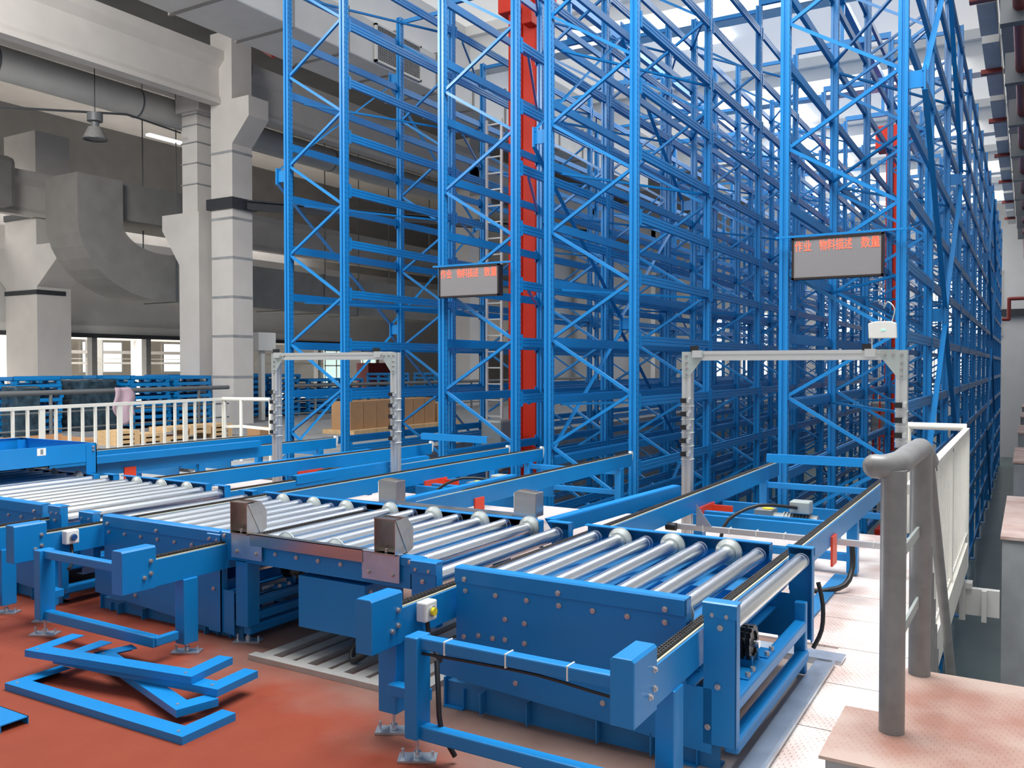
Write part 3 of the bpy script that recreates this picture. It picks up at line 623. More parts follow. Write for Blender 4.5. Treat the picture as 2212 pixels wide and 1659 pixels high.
# blue steel tray (pallet) standing on the left table
t = thing('steel_tray', 'blue steel tray with raised rim and corner legs, standing on rollers at the left edge', 'tray', (-8.1, 4.4, .65))
xa, xb, ya, yb_, z0, z1 = -8.66, -7.45, 3.75, 4.98, .76, .93
m = MB(); m.box(xa, xb, ya, yb_, z0, z0 + .004)
for (a, b, c, d) in ((xa, xb, ya, ya + .005), (xa, xb, yb_ - .005, yb_), (xa, xa + .005, ya, yb_), (xb - .005, xb, ya, yb_)): m.box(a, b, c, d, z0, z1)
for (a, b, c, d) in ((xa, xb, ya, ya + .02), (xa, xb, yb_ - .02, yb_), (xa, xa + .02, ya, yb_), (xb - .02, xb, ya, yb_)): m.box(a, b, c, d, z1, z1 + .004)
m.build('tray_body', 'blue', t)
for (x, y) in ((xa + .05, ya + .05), (xb - .05, ya + .05), (xa + .05, yb_ - .05), (xb - .05, yb_ - .05)):
    lg = MB().box(x - .048, x + .055, y + .045, y + .055, .655, z1).box(x + .045, x + .055, y - .05, y + .055, .655, z1 - .01).box(x - .045, x + .05, y - .045, y + .05, .65, .66).build('corner_leg', 'blue', t)
    if x > xb - .1:
        for z in (.90, .87): inst('bolt', boltx_me, lg, (x + .055, y + .02, z))
MB().box(xb, xb + .002, 4.42, 4.50, .86, .925).box(xb + .001, xb + .003, 4.45, 4.475, .87, .915, 1).build('paper_label', ['white', 'motor'], t)

# ================================================================== LIGHT-CURTAIN PORTALS
def portal(label, xl, xr, y, zt, tops):
    t = thing('light_curtain_frame', label, 'sensor frame', ((xl + xr) / 2, y, 0), 'aluminium light curtain frames')
    pr_ = [(-.04, -.04), (-.012, -.04), (-.012, -.03), (.012, -.03), (.012, -.04), (.04, -.04), (.04, -.012), (.03, -.012), (.03, .012), (.04, .012), (.04, .04), (.012, .04), (.012, .03), (-.012, .03), (-.012, .04), (-.04, .04), (-.04, .012), (-.03, .012), (-.03, -.012), (-.04, -.012)]
    for x in (xl, xr):
        p = MB().prism(pr_, (x, y, 0), (x, y, zt), (1, 0, 0), (0, 1, 0)).build('post', 'alu', t)
        for i in range(5):
            z = 1.33 - i * .115
            s = 1 if x == xl else -1
            c = MB().box(x - .042, x + .012, y - .075, y - .04, z, z + .04, 0).box(x + .012, x + .04, y - .072, y - .04, z + .003, z + .036, 1)
            c.build('photo_sensor', ['black', 'alu'], p)
            MB().box(x - .045, x + .045, y - .047, y + .045, z - .03, z - .024).build('cable_tie', 'white', p)
    MB().prism(pr_, (xl + .04, y, zt - .035), (xr - .04, y, zt - .035), (0, 1, 0), (0, 0, 1)).build('top_beam', 'alu', t)
    for x, s in ((xl, 1), (xr, -1)):
        g = MB().prism([(-.04 * s, 0), (.15 * s, 0), (.15 * s, -.05), (.02 * s, -.22), (-.04 * s, -.22)], (x, y - .044, zt), (x, y - .038, zt), (1, 0, 0), (0, 0, 1)).build('gusset_plate', 'gusset', t)
        for dx, dz in ((0, -.03), (.06, -.03), (.12, -.03), (0, -.09), (0, -.14), (0, -.19)): inst('bolt', bolt_me, g, (x + dx * s, y - .045, zt + dz))
    for x in tops: MB().box(x - .03, x + .03, y - .06, y - .01, zt + .0, zt + .05).box(x - .01, x + .07, y - .07, y - .03, zt - .05, zt + .01, 1).build('top_sensor', ['black', 'alu'], t)
    return t
pR = portal('tall aluminium sensor frame over the conveyor nearest the handrail, white box on top', -2.53, -.83, 7.25, 1.77, (-2.46, -1.08))
pL = portal('aluminium sensor frame standing over the left conveyors in front of the rack', -7.45, -5.72, 7.25, 1.79, (-7.42, -5.95))
t = thing('wireless_access_point', 'small white wireless box with a green light on top of the right sensor frame', 'access point', (-.98, 7.2, 1.79))
MB().prism([(-.10, 0), (.10, 0), (.095, .115), (.05, .13), (-.05, .13), (-.105, .115)], (-.96, 7.17, 1.86), (-.96, 7.21, 1.86), (1, 0, 0), (0, 0, 1)).build('housing', 'white', t, bev=.006)
MB().cyl((-1.04, 7.2, 1.75), (-1.04, 7.2, 1.87), .006, n=8).build('stem', 'alu', t)
MB().box(-.97, -.955, 7.166, 7.17, 1.92, 1.927).box(-.95, -.94, 7.166, 7.17, 1.92, 1.927).build('indicator', 'ledgreen', t)
MB().tube([(-.90, 7.2, 1.98), (-.88, 7.2, 2.08), (-.93, 7.22, 2.14), (-.97, 7.3, 2.10)], .005).build('cable', 'gusset', t)

# ================================================================== RACKS
YR0, BAY, NB = 10.1, 2.86, 13
LV_UP = [.38, 1.20, 1.97, 2.74, 3.50, 4.30, 5.12, 5.94, 6.80, 7.62]
LV_DN = [-.42, -1.2, -1.98, -2.75]
def post_mesh():
    m = MB(); h0, h1 = -3.1, 8.1
    # omega section opening to +x / stepped front
    pr_ = [(-.05, -.05), (-.014, -.05), (-.010, -.030), (.010, -.030), (.014, -.05), (.05, -.05), (.05, -.018), (.038, -.012), (.038, .012), (.05, .018), (.05, .05), (.02, .05), (.02, .03), (-.02, .03), (-.02, .05), (-.05, .05)]
    m.prism(pr_, (0, 0, h0), (0, 0, h1), (1, 0, 0), (0, 1, 0))
    z = h0 + .3
    while z < h1 - .05:
        for y in (-.036, .032): m.box(.0495, .0512, y - .005, y + .005, z, z + .022, 1)
        z += .075
    m.box(-.09, .09, -.09, .09, -3.15, -3.135)
    return m.mesh('upright_post', ['rackblue', 'slot'])
post_me = post_mesh()
beam_prof = [(-.025, -.06), (.025, -.06), (.025, -.028), (.019, -.022), (.025, -.016), (.025, .016), (.019, .022), (.025, .028), (.025, .06), (-.005, .06), (-.005, .045), (-.025, .045)]
def beam_mesh(sgn):
    m = MB().prism([(a * sgn, b) for a, b in beam_prof], (0, .05, 0), (0, BAY - .05, 0), (1, 0, 0), (0, 0, 1))
    for y in (.05, BAY - .09): m.box(.02 * sgn, .032 * sgn, y, y + .045, -.1, .1)
    return m.mesh('load_beam', 'rackblue')
beam_me = {1: beam_mesh(1), -1: beam_mesh(-1)}
pallet_racks = []
def brace_mesh(x0, x1, dz, flip):
    a = (x0 + .03, 0, 0); b = (x1 - .03, 0, dz)
    if flip: a = (x1 - .03, 0, 0); b = (x0 + .03, 0, dz)
    m = MB().prism([(-.019, -.019), (.019, -.019), (.019, -.013), (-.013, -.013), (-.013, .019), (-.019, .019)], a, b, (0, 1, 0), Vector((-dz, 0, (b[0] - a[0]))).normalized())
    m.cyl((a[0], -.03, 0), (a[0], -.015, 0), .012, n=8, k=1)
    return m.mesh('diagonal_brace', ['rackblue', 'bolt'])
def rack(label, x0, x1, phase, spine=None):
    t = thing('pallet_rack', label, 'pallet rack', ((x0 + x1) / 2, YR0, -3.15), 'tall blue pallet racks')
    w = x1 - x0; bm = [brace_mesh(0, w, .70, False), brace_mesh(0, w, .70, True)]
    for i in range(NB + 1):
        y = YR0 + i * BAY
        f = bpy.data.objects.new('upright_frame', None); col.objects.link(f); f.parent = t; f.location = (0, y - YR0, 0); f.empty_display_size = .1
        for x in (x0, x1): inst('upright_post', post_me, f, (x, y, 0))
        z = .60 + .70 * phase - 4 * .70
        k = 0 if phase % 2 == 0 else 1
        k = 0
        z = (.60 if phase == 0 else 1.30) - (4 if phase == 0 else 6) * .70
        while z < 7.35:
            inst('diagonal_brace', bm[k % 2], f, (x0, y, z)); z += .70; k += 1
    # beams: nearest hundred as parts, the rest as one mass
    items = []
    for i in range(NB):
        for z in LV_UP + LV_DN:
            for x, s in ((x0, -1), (x1, 1)): items.append((i * 2.0 + (3 if z < 0 else 0) + abs(z - 2.5) * .25, i, z, x, s))
    items.sort(key=lambda a: a[0])
    for _, i, z, x, s in items[:100]: inst('load_beam', beam_me[s], t, (x + s * .028, YR0 + i * BAY, z))
    m = MB()
    for _, i, z, x, s in items[100:]:
        xx = x + s * .028
        m.prism([(a * s, b) for a, b in beam_prof], (xx, YR0 + i * BAY + .05, z), (xx, YR0 + (i + 1) * BAY - .05, z), (1, 0, 0), (0, 0, 1))
    o = m.build('load_beam_mass', 'rackblue', t); o['kind'] = 'stuff'
    # horizontal plan bracing
    for z in (1.20, 2.74, 4.30, 5.94, 7.62):
        for i in range(NB):
            ya = YR0 + i * BAY; a, b = (x0, x1) if i % 2 == phase % 2 else (x1, x0)
            MBp = MB().bar((a, ya + .35, z - .07), (b, ya + BAY - .1, z - .07), .035, .03)
            if i < 7: MBp.build('plan_brace', 'rackblue', t)
            elif i == 7:
                acc = MBp
            else: acc.v and acc._add(MBp.v, MBp.f)
        acc.build('plan_brace_run', 'rackblue', t)
    for i in range(0, NB + 1):
        ya = YR0 + i * BAY
        if i < 9: MB().box(x0, x1, ya - .02, ya + .02, 7.98, 8.05).build('top_tie', 'rackblue', t)
    if spine:
        xs, d = spine
        zl = [-2.35, 0.0, 2.33, 4.66, 7.0]
        for base in (0, 6):
            for i in range(base, base + 3):
                for j in range(len(zl)):
                    if (i - base + j) % 2 == 1:
                        y = YR0 + i * BAY
                        MB().box(min(xs, xs + d), max(xs, xs + d), y - .012, y + .012, zl[j] - .09, zl[j] + .09).box(xs + d - .01, xs + d + .01, y - .05, y + .05, zl[j] - .13, zl[j] + .13).build('spine_bracket', 'rackblue', t)
                        for di in (-1, 1):
                            for dj in (-1,):
                                i2, j2 = i + di, j + dj
                                if base <= i2 <= base + 2 and 0 <= j2 < len(zl) :
                                    MB().prism([(-.03, -.03), (.03, -.03), (.03, -.022), (-.022, -.022), (-.022, .03), (-.03, .03)], (xs + d, y, zl[j] - .1), (xs + d, YR0 + i2 * BAY, zl[j2] + .1), (1, 0, 0), (0, .7, .7)).build('spine_brace', 'rackblue', t)
    return t
# overhead ties across the aisle at rack tops
rack('leftmost tall blue pallet rack, left of the red crane mast', -10.1, -8.94, 0, spine=(-10.15, -.17))
rack('tall blue pallet rack right behind the smaller red-lettered sign', -7.12, -5.93, 1)
rack('tall blue pallet rack between the two red-lettered signs', -5.42, -4.22, 0, spine=(-5.47, -.17))
rack('rightmost tall blue pallet rack carrying the larger red-lettered sign', -2.39, -1.17, 1, spine=(-1.12, .16))
for xa, xb_ in ((-8.94, -7.12), (-4.22, -2.39)):
    t = thing('aisle_top_rail', 'blue overhead rail set above the crane aisle %s' % ('of the red mast' if xa < -5 else 'between the two right racks'), 'top rail', ((xa + xb_) / 2, YR0, 7.6), 'overhead crane rails')
    MB().box((xa + xb_) / 2 - .06, (xa + xb_) / 2 + .06, YR0, YR0 + 37.2, 8.95, 9.08).build('guide_rail', 'rackblue', t)
    for i in range(NB + 1):
        y = YR0 + i * BAY
        MB().box(xa, xb_, y - .04, y + .04, 8.105, 8.22).box((xa + xb_) / 2 - .04, (xa + xb_) / 2 + .04, y - .03, y + .03, 8.2, 8.96).build('cross_tie', 'rackblue', t)

# stacker cranes
def crane(label, xc, y, z1=8.2, cage=False, hw=.29):
    t = thing('stacker_crane', label, 'stacker crane', (xc, y, -3.0))
    m = MB().box(xc - hw, xc + .0, y, y + .55, -2.6, z1).box(xc + .0, xc + hw, y + .03, y + .52, -2.6, z1)
    m.build('mast', 'red', t, bev=.03)
    MB().box(xc - .45, xc + .4, y - .1, y + .65, z1 - .02, z1 + .6).box(xc + .12, xc + .32, y - .2, y + .2, z1 - .35, z1 + .1).build('mast_head', 'red', t, bev=.02)
    MB().box(xc - .18, xc + .18, y - 1.6, y + 2.8, -2.95, -2.6).build('bottom_frame', 'red', t, bev=.01)
    MB().box(xc + hw + .005, xc + hw + .055, y + .1, y + .42, -2.4, z1).build('guide_channel', 'dark', t)
    for s in (-1, 1):
        MB().cyl((xc, y + (2.4 if s > 0 else -1.2), -2.95), (xc + .05, y + (2.4 if s > 0 else -1.2), -2.95), .14, n=20).build('wheel', 'dark', t)
    ld = MB().box(xc - .62, xc - .58, y - .26, y - .22, -2.4, z1 - 2).box(xc - .30, xc - .26, y - .26, y - .22, -2.4, z1 - 2)
    z = -2.3
    while z < z1 - 2.05: ld.box(xc - .6, xc - .28, y - .25, y - .23, z, z + .025); z += .30
    ld.build('ladder', 'ductw', t)
    MB().box(xc - .42, xc + .02, y - .75, y - .35, -.25, .68).build('hoist_motor', 'motor', t, bev=.05)
    if cage:
        c = MB()
        for x in (xc - .42, xc - .12, xc + .4):
            for yy in (y - 1.4, y - .4): c.box(x, x + .04, yy, yy + .04, -.9, 1.1)
        for z in (-.9, -.2, .4, 1.06):
            c.box(xc - .42, xc + .44, y - 1.4, y - 1.36, z, z + .04); c.box(xc - .42, xc - .38, y - 1.4, y - .4, z, z + .04); c.box(xc + .4, xc + .44, y - 1.4, y - .4, z, z + .04)
        c.build('operator_cage', 'red', t)
    return t
crane('tall red stacker crane mast with ladder in the left aisle', -8.10, 14.0, 8.2)
crane('thin far red crane mast seen behind the right sign', -3.22, 25.8, 7.6, True, .19)

# ================================================================== LED SIGNS
def led_sign(label, x0, x1, y, z0, z1, bx0, bx1):
    t = thing('led_sign', label, 'sign', ((x0 + x1) / 2, y, z0), 'red LED message boards')
    m = MB(); b = .022
    m.box(x0, x1, y, y + .10, z0, z1); m.box(x0, x1, y - .012, y, z0, z0 + b); m.box(x0, x1, y - .012, y, z1 - b, z1); m.box(x0, x0 + b, y - .012, y, z0, z1); m.box(x1 - b, x1, y - .012, y, z0, z1)
    m.build('bezel', 'frame', t)
    MB().box(x0 + b, x1 - b, y - .003, y, z0 + b, z1 - b).build('screen', 'screen', t)
    MB().box(bx0, bx1, y + .0, y + .03, z1 + .008, z1 + .032).build('hanging_bar', 'rackblue', t)
    W = x1 - x0 - 2 * b
    for txt, fx, nch in (('作业', .012, 1.95), ('物料描述', .30, 3.75), ('数量', .775, 2.1)):
        cu = bpy.data.curves.new('led_text', 'FONT'); cu.body = txt; cu.size = W * .105; cu.offset = W * .0003
        o = bpy.data.objects.new('led_text', cu); col.objects.link(o)
        dg = bpy.context.evaluated_depsgraph_get(); me = bpy.data.meshes.new_from_object(o.evaluated_get(dg)); bpy.data.objects.remove(o)
        if len(me.vertices) == 0: continue
        xs = [v.co.x for v in me.vertices]; ys = [v.co.y for v in me.vertices]; ww = max(xs) - min(xs); hh = max(ys) - min(ys)
        tw = W * .1 * nch; th = W * .132
        for v in me.vertices:
            px = x0 + b + W * fx + (v.co.x - min(xs)) / ww * tw; pz = z1 - b - .012 - th + (v.co.y - min(ys)) / hh * th
            v.co = (px - t.location.x, y - .006 - t.location.y, pz - t.location.z)
        me.materials.clear(); me.materials.append(M['led'])
        oo = bpy.data.objects.new('led_text', me); col.objects.link(oo); oo.parent = t
    return t
led_sign('larger LED board with red Chinese characters on the right rack', -2.27, -1.325, 9.92, 2.60, 3.06, -2.45, -1.10)
led_sign('smaller LED board with red Chinese characters left of the red mast', -7.06, -6.08, 9.92, 2.59, 3.01, -7.17, -5.88)

# ================================================================== RAILINGS
def pipe(name, pts, r, m, parent, n=14, smooth=0):
    mb = MB()
    if smooth: mb.tube(pts, r, n, smooth=smooth)
    else:
        for a, b in zip(pts, pts[1:]): mb.cyl(a, b, r, n=n)
        for p in pts[1:-1]: sphere(mb, p, r)
    return mb.build(name, m, parent)
def sphere(mb, c, r, n=12):
    vs = []; fs = []
    for i in range(n // 2 + 1):
        a = math.pi * i / (n // 2)
        for j in range(n): b = 2 * math.pi * j / n; vs.append((c[0] + r * math.sin(a) * math.cos(b), c[1] + r * math.sin(a) * math.sin(b), c[2] + r * math.cos(a)))
    for i in range(n // 2):
        for j in range(n): fs.append((i * n + j, i * n + (j + 1) % n, (i + 1) * n + (j + 1) % n, (i + 1) * n + j))
    mb._add(vs, fs, 0, True)
t = thing('handrail', 'thick dark grey pipe handrail on the pink step in the right foreground', 'railing', (-.44, 3.62, .237))
pipe('post', [(-.44, 3.62, .237), (-.44, 3.62, 1.25)], .047, 'rail', t, 20)
pipe('post', [(-.415, 4.36, .237), (-.415, 4.36, 1.26)], .047, 'rail', t, 20)
mb = MB().tube([(-.505, 3.60, 1.262), (-.47, 3.61, 1.262), (-.43, 3.70, 1.270), (-.425, 3.9, 1.275), (-.42, 4.2, 1.275), (-.415, 4.36, 1.27), (-.40, 4.50, 1.20)], .047, 20, smooth=5)
sphere(mb, (-.505, 3.60, 1.262), .047, 16); mb.build('top_rail', 'rail', t)
for z in (.90, .58): MB().bar((-.43, 3.66, z), (-.42, 4.33, z), .012, .045).build('flat_bar', 'gusset', t)
t = thing('stair_railing', 'sloping grey stair rail with thin balusters behind the thick handrail', 'railing', (-.4, 4.5, .2))
pipe('top_rail', [(-.40, 4.50, 1.22), (-.37, 5.55, -.05), (-.35, 6.2, -.9)], .026, 'rail', t, 14)
for i in range(6):
    y = 4.62 + i * .10; z = .92 - i * .155
    MB().cyl((-.40, y, z - 1.25), (-.40, y, z), .006, n=8).build('baluster', 'rail', t)
t = thing('steel_fence', 'cream white barred fence with flat top rail beside the trench', 'fence', (-.5, 7, 0))
MB().bar((-.50, 4.75, 1.03), (-.50, 9.4, 1.03), .05, .05).build('top_rail', 'fence', t)
MB().bar((-.50, 4.75, .0), (-.50, 9.4, .0), .03, .10).build('bottom_rail', 'fence', t)
for i in range(41):
    y = 4.82 + i * .112
    MB().box(-.508, -.492, y - .012, y + .012, .0, 1.01).build('baluster', 'fence', t)
for y in (5.9, 7.3, 9.38): MB().box(-.525, -.475, y - .03, y + .03, -.28, 1.03).build('post', 'fence', t)
pipe('return_rail', [(-.50, 9.38, 1.06), (-1.02, 9.38, 1.06), (-1.02, 9.38, 0)], .035, 'fence', t, 14)

# left white railing
t = thing('steel_fence', 'long cream white railing with thin balusters on the left', 'fence', (-12.2, 8, 0))
P0, P1 = Vector((-12.15, 5.6, 1.04)), Vector((-12.55, 10.9, 1.05))
MB().bar(P0, P1, .05, .05).build('top_rail', 'fence', t)
MB().bar((P0.x, P0.y, .12), (P1.x, P1.y, .12), .04, .04).build('bottom_rail', 'fence', t)
n = 24
for i in range(n + 1):
    p = P0.lerp(P1, i / n); ww = .04 if i % 6 == 2 else .018
    MB().box(p.x - .018, p.x + .018, p.y - ww, p.y + ww, .0 if ww > .03 else .12, 1.03).build('baluster' if ww < .03 else 'post', 'fence', t)
pipe('return_rail', [(-12.55, 10.9, 1.05), (-11.75, 10.6, 1.07), (-11.2, 10.75, 1.07)], .035, 'fence', t, 14)
for p in ((-11.75, 10.6), (-11.2, 10.75), (-12.5, 10.9)): MB().cyl((p[0], p[1], 0), (p[0], p[1], 1.05), .032, n=12).build('post', 'fence', t)
MB().bar((-12.5, 10.9, .55), (-11.75, 10.6, .60), .02, .05).bar((-11.75, 10.6, .60), (-11.2, 10.75, .56), .02, .05).build('mid_rail', 'fence', t)
# grey railing further back
for (a, b, lab) in (((-18.1, 6.0), (-18.9, 16.6), 'long dark grey pipe railing behind the white railing, ending before the columns'), ((-18.4, 18.4), (-18.6, 40), 'dark grey pipe railing running on behind the blue racks')):
    t = thing('pipe_railing', lab, 'railing', (a[0], a[1], 0), 'dark grey pipe railings')
    for z, r in ((1.06, .055), (.62, .022), (.25, .022)): MB().cyl((a[0], a[1], z), (b[0], b[1], z), r, n=12).build('rail_pipe', 'raild', t)
    L = math.hypot(b[0] - a[0], b[1] - a[1]); n = int(L / 2.4)
    for i in range(n + 1):
        u = (i + .5) / (n + 1); x = a[0] + (b[0] - a[0]) * u; y = a[1] + (b[1] - a[1]) * u
        MB().cyl((x, y, 0), (x, y, 1.06), .04, n=12).build('post', 'raild', t)
rg = MB(); random.seed(3)
vs = []; fs = []; nx, nz = 9, 12
for j in range(nz + 1):
    v = j / nz; wid = .20 + .12 * math.sin(v * 3.0)
    for i in range(nx + 1):
        u = i / nx; vs.append((-18.36 + .03 * math.sin(u * 9 + v * 3), 12.95 + (u - .5) * wid * 1.9 + .12 * v + .05 * math.sin(v * 7), 1.14 - v * (.78 + .12 * math.sin(u * 5))))
for j in range(nz):
    for i in range(nx): a = j * (nx + 1) + i; fs.append((a, a + 1, a + nx + 2, a + nx + 1))
rg._add(vs, fs, 0, True); o = rg.build('rag', 'pink'); sm = o.modifiers.new('solid', 'SOLIDIFY'); sm.thickness = .012
tag(o, 'pink rag hanging over the dark grey railing', 'rag')

# ================================================================== BACKGROUND STOCK
def tray_stack(label, x, y, w, d, n, wrapped=False, h=.165):
    t = thing('steel_tray_stack', label, 'tray stack', (x, y, 0), 'stacks of blue steel trays behind the railing') if False else None
def bg_tray(x, y, z, w=1.15, d=1.2):
    m = MB(); m.box(x - w / 2, x + w / 2, y - d / 2, y + d / 2, z + .09, z + .10)
    for a, b, c, e in ((x - w / 2, x + w / 2, y - d / 2, y - d / 2 + .01), (x - w / 2, x + w / 2, y + d / 2 - .01, y + d / 2), (x - w / 2, x - w / 2 + .01, y - d / 2, y + d / 2), (x + w / 2 - .01, x + w / 2, y - d / 2, y + d / 2)): m.box(a, b, c, e, z + .08, z + .17)
    for sx in (-1, 0, 1):
        for sy in (-1, 1): m.box(x + sx * (w / 2 - .06) - .05, x + sx * (w / 2 - .06) + .05, y + sy * (d / 2 - .05) - .05, y + sy * (d / 2 - .05) + .05, z, z + .09)
    return m
tm = bg_tray(0, 0, 0).mesh('steel_tray', 'blue')
random.seed(11)
stacks = [(-21.0, 10.8, 7), (-21.2, 12.3, 8), (-20.6, 15.0, 8), (-20.6, 16.4, 8), (-22.4, 13.6, 8), (-22.6, 15.4, 8), (-21.4, 19.2, 8), (-21.4, 20.7, 8), (-21.4, 22.3, 7), (-21.5, 24.0, 7), (-23, 21.4, 8), (-23, 18, 8), (-21.3, 26.5, 8), (-21.3, 29.5, 8)]
names = ['at the far left railing end', 'left of the pink rag', 'left of the twin column', 'touching the twin column', 'of the second row near the rag', 'of the second row by the column', 'right of the twin column', 'second right of the twin column', 'behind the left sensor frame', 'behind the leftmost rack', 'of the rear row behind that rack', 'of the rear row by the column', 'far behind the leftmost rack', 'farthest along the grey railing']
for (x, y, n), nm in zip(stacks, names):
    for i in range(n):
        o = bpy.data.objects.new('steel_tray', tm); col.objects.link(o); o.location = (x + random.uniform(-.02, .02), y + random.uniform(-.03, .03), i * .172); o.rotation_euler = (0, 0, random.uniform(-.02, .02))
        tag(o, 'blue steel tray, %s in stack %s' % (['lowest', 'second from floor', 'third from floor', 'fourth from floor', 'fifth from floor', 'third from top', 'second from top', 'topmost'][i if n == 8 or i < 5 else i + 1], nm), 'tray', 'blue steel trays in the stack %s' % nm)
for (x, y, w, d, h, lab) in ((-20.9, 13.7, 1.2, 1.0, 1.30, 'film-wrapped dark pallet load behind the pink rag'), (-20.0, 11.5, .6, .6, 1.18, 'film-wrapped dark pallet load at the left behind the railing'), (-20.9, 18.0, .6, .5, 1.1, 'film-wrapped dark load just right of the twin column')):
    o = MB().box(x - w / 2, x + w / 2, y - d / 2, y + d / 2, 0, h).build('wrapped_load', 'film', bev=.05); tag(o, lab, 'pallet load', 'film-wrapped pallet loads')
# timber boxes / slats on the floor in front of the stacks
for i in range(5):
    for j in range(3):
        if (i + j) % 4 == 3: continue
        z = j * .10; x = -16.4; y = 11.2 + i * .62
        o = MB().box(x - .3, x + .3, y, y + .57, z + .035, z + .1).box(x - .3, x + .3, y, y + .1, z, z + .035).box(x - .3, x + .3, y + .45, y + .57, z, z + .035).build('wooden_crate_slab', 'wood', org=(x, y, z))
        tag(o, 'pale wooden slab, %s layer, %s from left in pile behind white railing' % (['bottom', 'middle', 'top'][j], ['first', 'second', 'third', 'fourth', 'fifth'][i]), 'slab', 'pale wooden slabs piled behind the white railing')
o = MB().box(-17.0, -15.8, 7.6, 10.6, 0, .03).box(-17.0, -16.96, 7.6, 10.6, 0, .26).box(-15.84, -15.8, 7.6, 10.6, 0, .2).box(-17, -15.8, 7.6, 7.64, 0, .22).box(-17, -15.8, 10.56, 10.6, 0, .22).build('open_carton', 'card'); tag(o, 'large open brown carton tray behind the white railing', 'carton')
for i in range(8):
    y = 16.0 + i * .5; x = -14.3 + .0 * i
    o = MB().box(x - .3, x + .3, y, y + .48, .10, .78).box(x - .3, x + .3, y + .215, y + .265, .78, .783).build('cardboard_box', 'card', bev=.01, org=(x, y, 0)) if i != 7 else MB().box(x - .3, x + .35, y + .1, y + .9, .10, .62).build('cardboard_box', 'wood', bev=.01, org=(x, y, 0))
    tag(o, '%s tall brown cardboard box from the left behind the leftmost rack' % ['first', 'second', 'third', 'fourth', 'fifth', 'sixth', 'seventh', ''][i] if i != 7 else 'pale wooden box at the right end of the cardboard row', 'box', 'cardboard boxes behind the leftmost rack' if i != 7 else None)
S('floor_pallet_base', MB().box(-14.8, -13.8, 15.9, 20.6, 0, .10), 'wood')
o = MB().box(-14.9, -14.5, 13.6, 14.1, 0, .28).build('cardboard_box', 'card', bev=.01); tag(o, 'small low brown box beside the leftmost rack post', 'box')

# ================================================================== DUCTS, LAMPS, PIPES
t = thing('air_duct', 'square pale duct with grille high above the leftmost rack', 'duct', (-12.6, 10, 8.1))
MB().box(-13.5, -12.0, 6, 30, 8.05, 8.95).build('duct_body', 'ductw', t, bev=.03)
for i in range(12): MB().box(-13.53, -11.97, 9 + i * 1.55, 9.06 + i * 1.55, 8.02, 8.98).build('seam_band', 'duct', t)
for j, yy in enumerate((14.5,)):
    g = MB().box(-12.0, -11.93, yy, yy + 1.6, 8.10, 8.14).box(-12.0, -11.93, yy, yy + 1.6, 8.86, 8.9).box(-12, -11.93, yy, yy + .05, 8.1, 8.9).box(-12, -11.93, yy + 1.55, yy + 1.6, 8.1, 8.9).build('grille_frame', 'ductw', t)
    gg = MB()
    for i in range(20): gg.box(-11.99, -11.95, yy + .05, yy + 1.55, 8.15 + i * .036, 8.165 + i * .036)
    for i in range(24): gg.box(-11.985, -11.955, yy + .08 + i * .062, yy + .09 + i * .062, 8.14, 8.86)
    gg.box(-11.995, -11.99, yy, yy + 1.6, 8.1, 8.9, 1); gg.build('grille', ['rail', 'dark'], g)
t = thing('round_duct', 'long round insulated duct hanging under the roof, upper left', 'duct', (-22, 3, 9))
MB().cyl((-22, 3, 9.15), (-22, 40, 9.15), .42, n=28).build('duct_pipe', 'ductw', t)
for y in (8, 12, 16, 20, 24): MB().cyl((-22, y, 9.15), (-22, y + .05, 9.15), .43, n=28).build('seam_band', 'raild', t)
t = thing('ventilation_duct', 'huge curved dark grey ventilation duct left of the twin column', 'duct', (-25, 16, 4))
def sweep(path, w, h, m):
    # rectangular duct along path lying in the y-z plane; w along x
    vs = []; P = [Vector((0, a, b)) for a, b in path]
    for i, p in enumerate(P):
        d = (P[min(i + 1, len(P) - 1)] - P[max(i - 1, 0)]).normalized(); nrm = Vector((0, -d.z, d.y))
        for sx, sn in ((-1, -1), (1, -1), (1, 1), (-1, 1)): vs.append((-24.9 + sx * w / 2, p.y + nrm.y * sn * h / 2, p.z + nrm.z * sn * h / 2))
    fs = [(0, 3, 2, 1), tuple(range(len(vs) - 4, len(vs)))]
    for i in range(len(P) - 1):
        for j in range(4): fs.append((i * 4 + j, i * 4 + (j + 1) % 4, i * 4 + 4 + (j + 1) % 4, i * 4 + 4 + j))
    m._add(vs, fs)
path = [(16.35, 7.35), (16.35, 6.9), (16.35, 6.2)] + [(18.5 - 2.15 * math.cos(R(a)), 6.0 - 1.5 * math.sin(R(a))) for a in range(0, 91, 9)] + [(22, 4.5), (34, 4.5)]
m = MB(); sweep(path, 1.6, 1.5, m); m.build('duct_body', 'duct', t)
for y in (19, 22, 26, 30, 33):
    for x in (-25.75, -24.05): MB().cyl((x, y + .02, 5.2), (x, y + .02, 12.2), .02, n=8).build('hanger_rod', 'raild', t)
for y in (19, 20.5, 22, 24, 26, 28): MB().box(-25.73, -24.07, y, y + .05, 3.72, 5.28).build('seam_band', 'raild', t)
o = MB().box(-26.5, -24.4, 17.2, 21.8, 6.2, 7.4).build('air_handling_unit', 'duct', bev=.04); tag(o, 'dark air handling box above the curved duct', 'air handler')
o = MB().box(-28.2, -27.5, 13.8, 15.8, 6.65, 8.25).build('air_handling_unit', 'duct', bev=.2); tag(o, 'rounded grey duct end at the far left edge', 'duct')
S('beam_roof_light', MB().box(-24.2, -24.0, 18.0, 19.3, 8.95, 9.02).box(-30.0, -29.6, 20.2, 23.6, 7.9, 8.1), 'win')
t = thing('high_bay_lamp', 'unlit bell-shaped high bay lamp hanging below the roof', 'lamp', (-20.8, 14, 7.5))
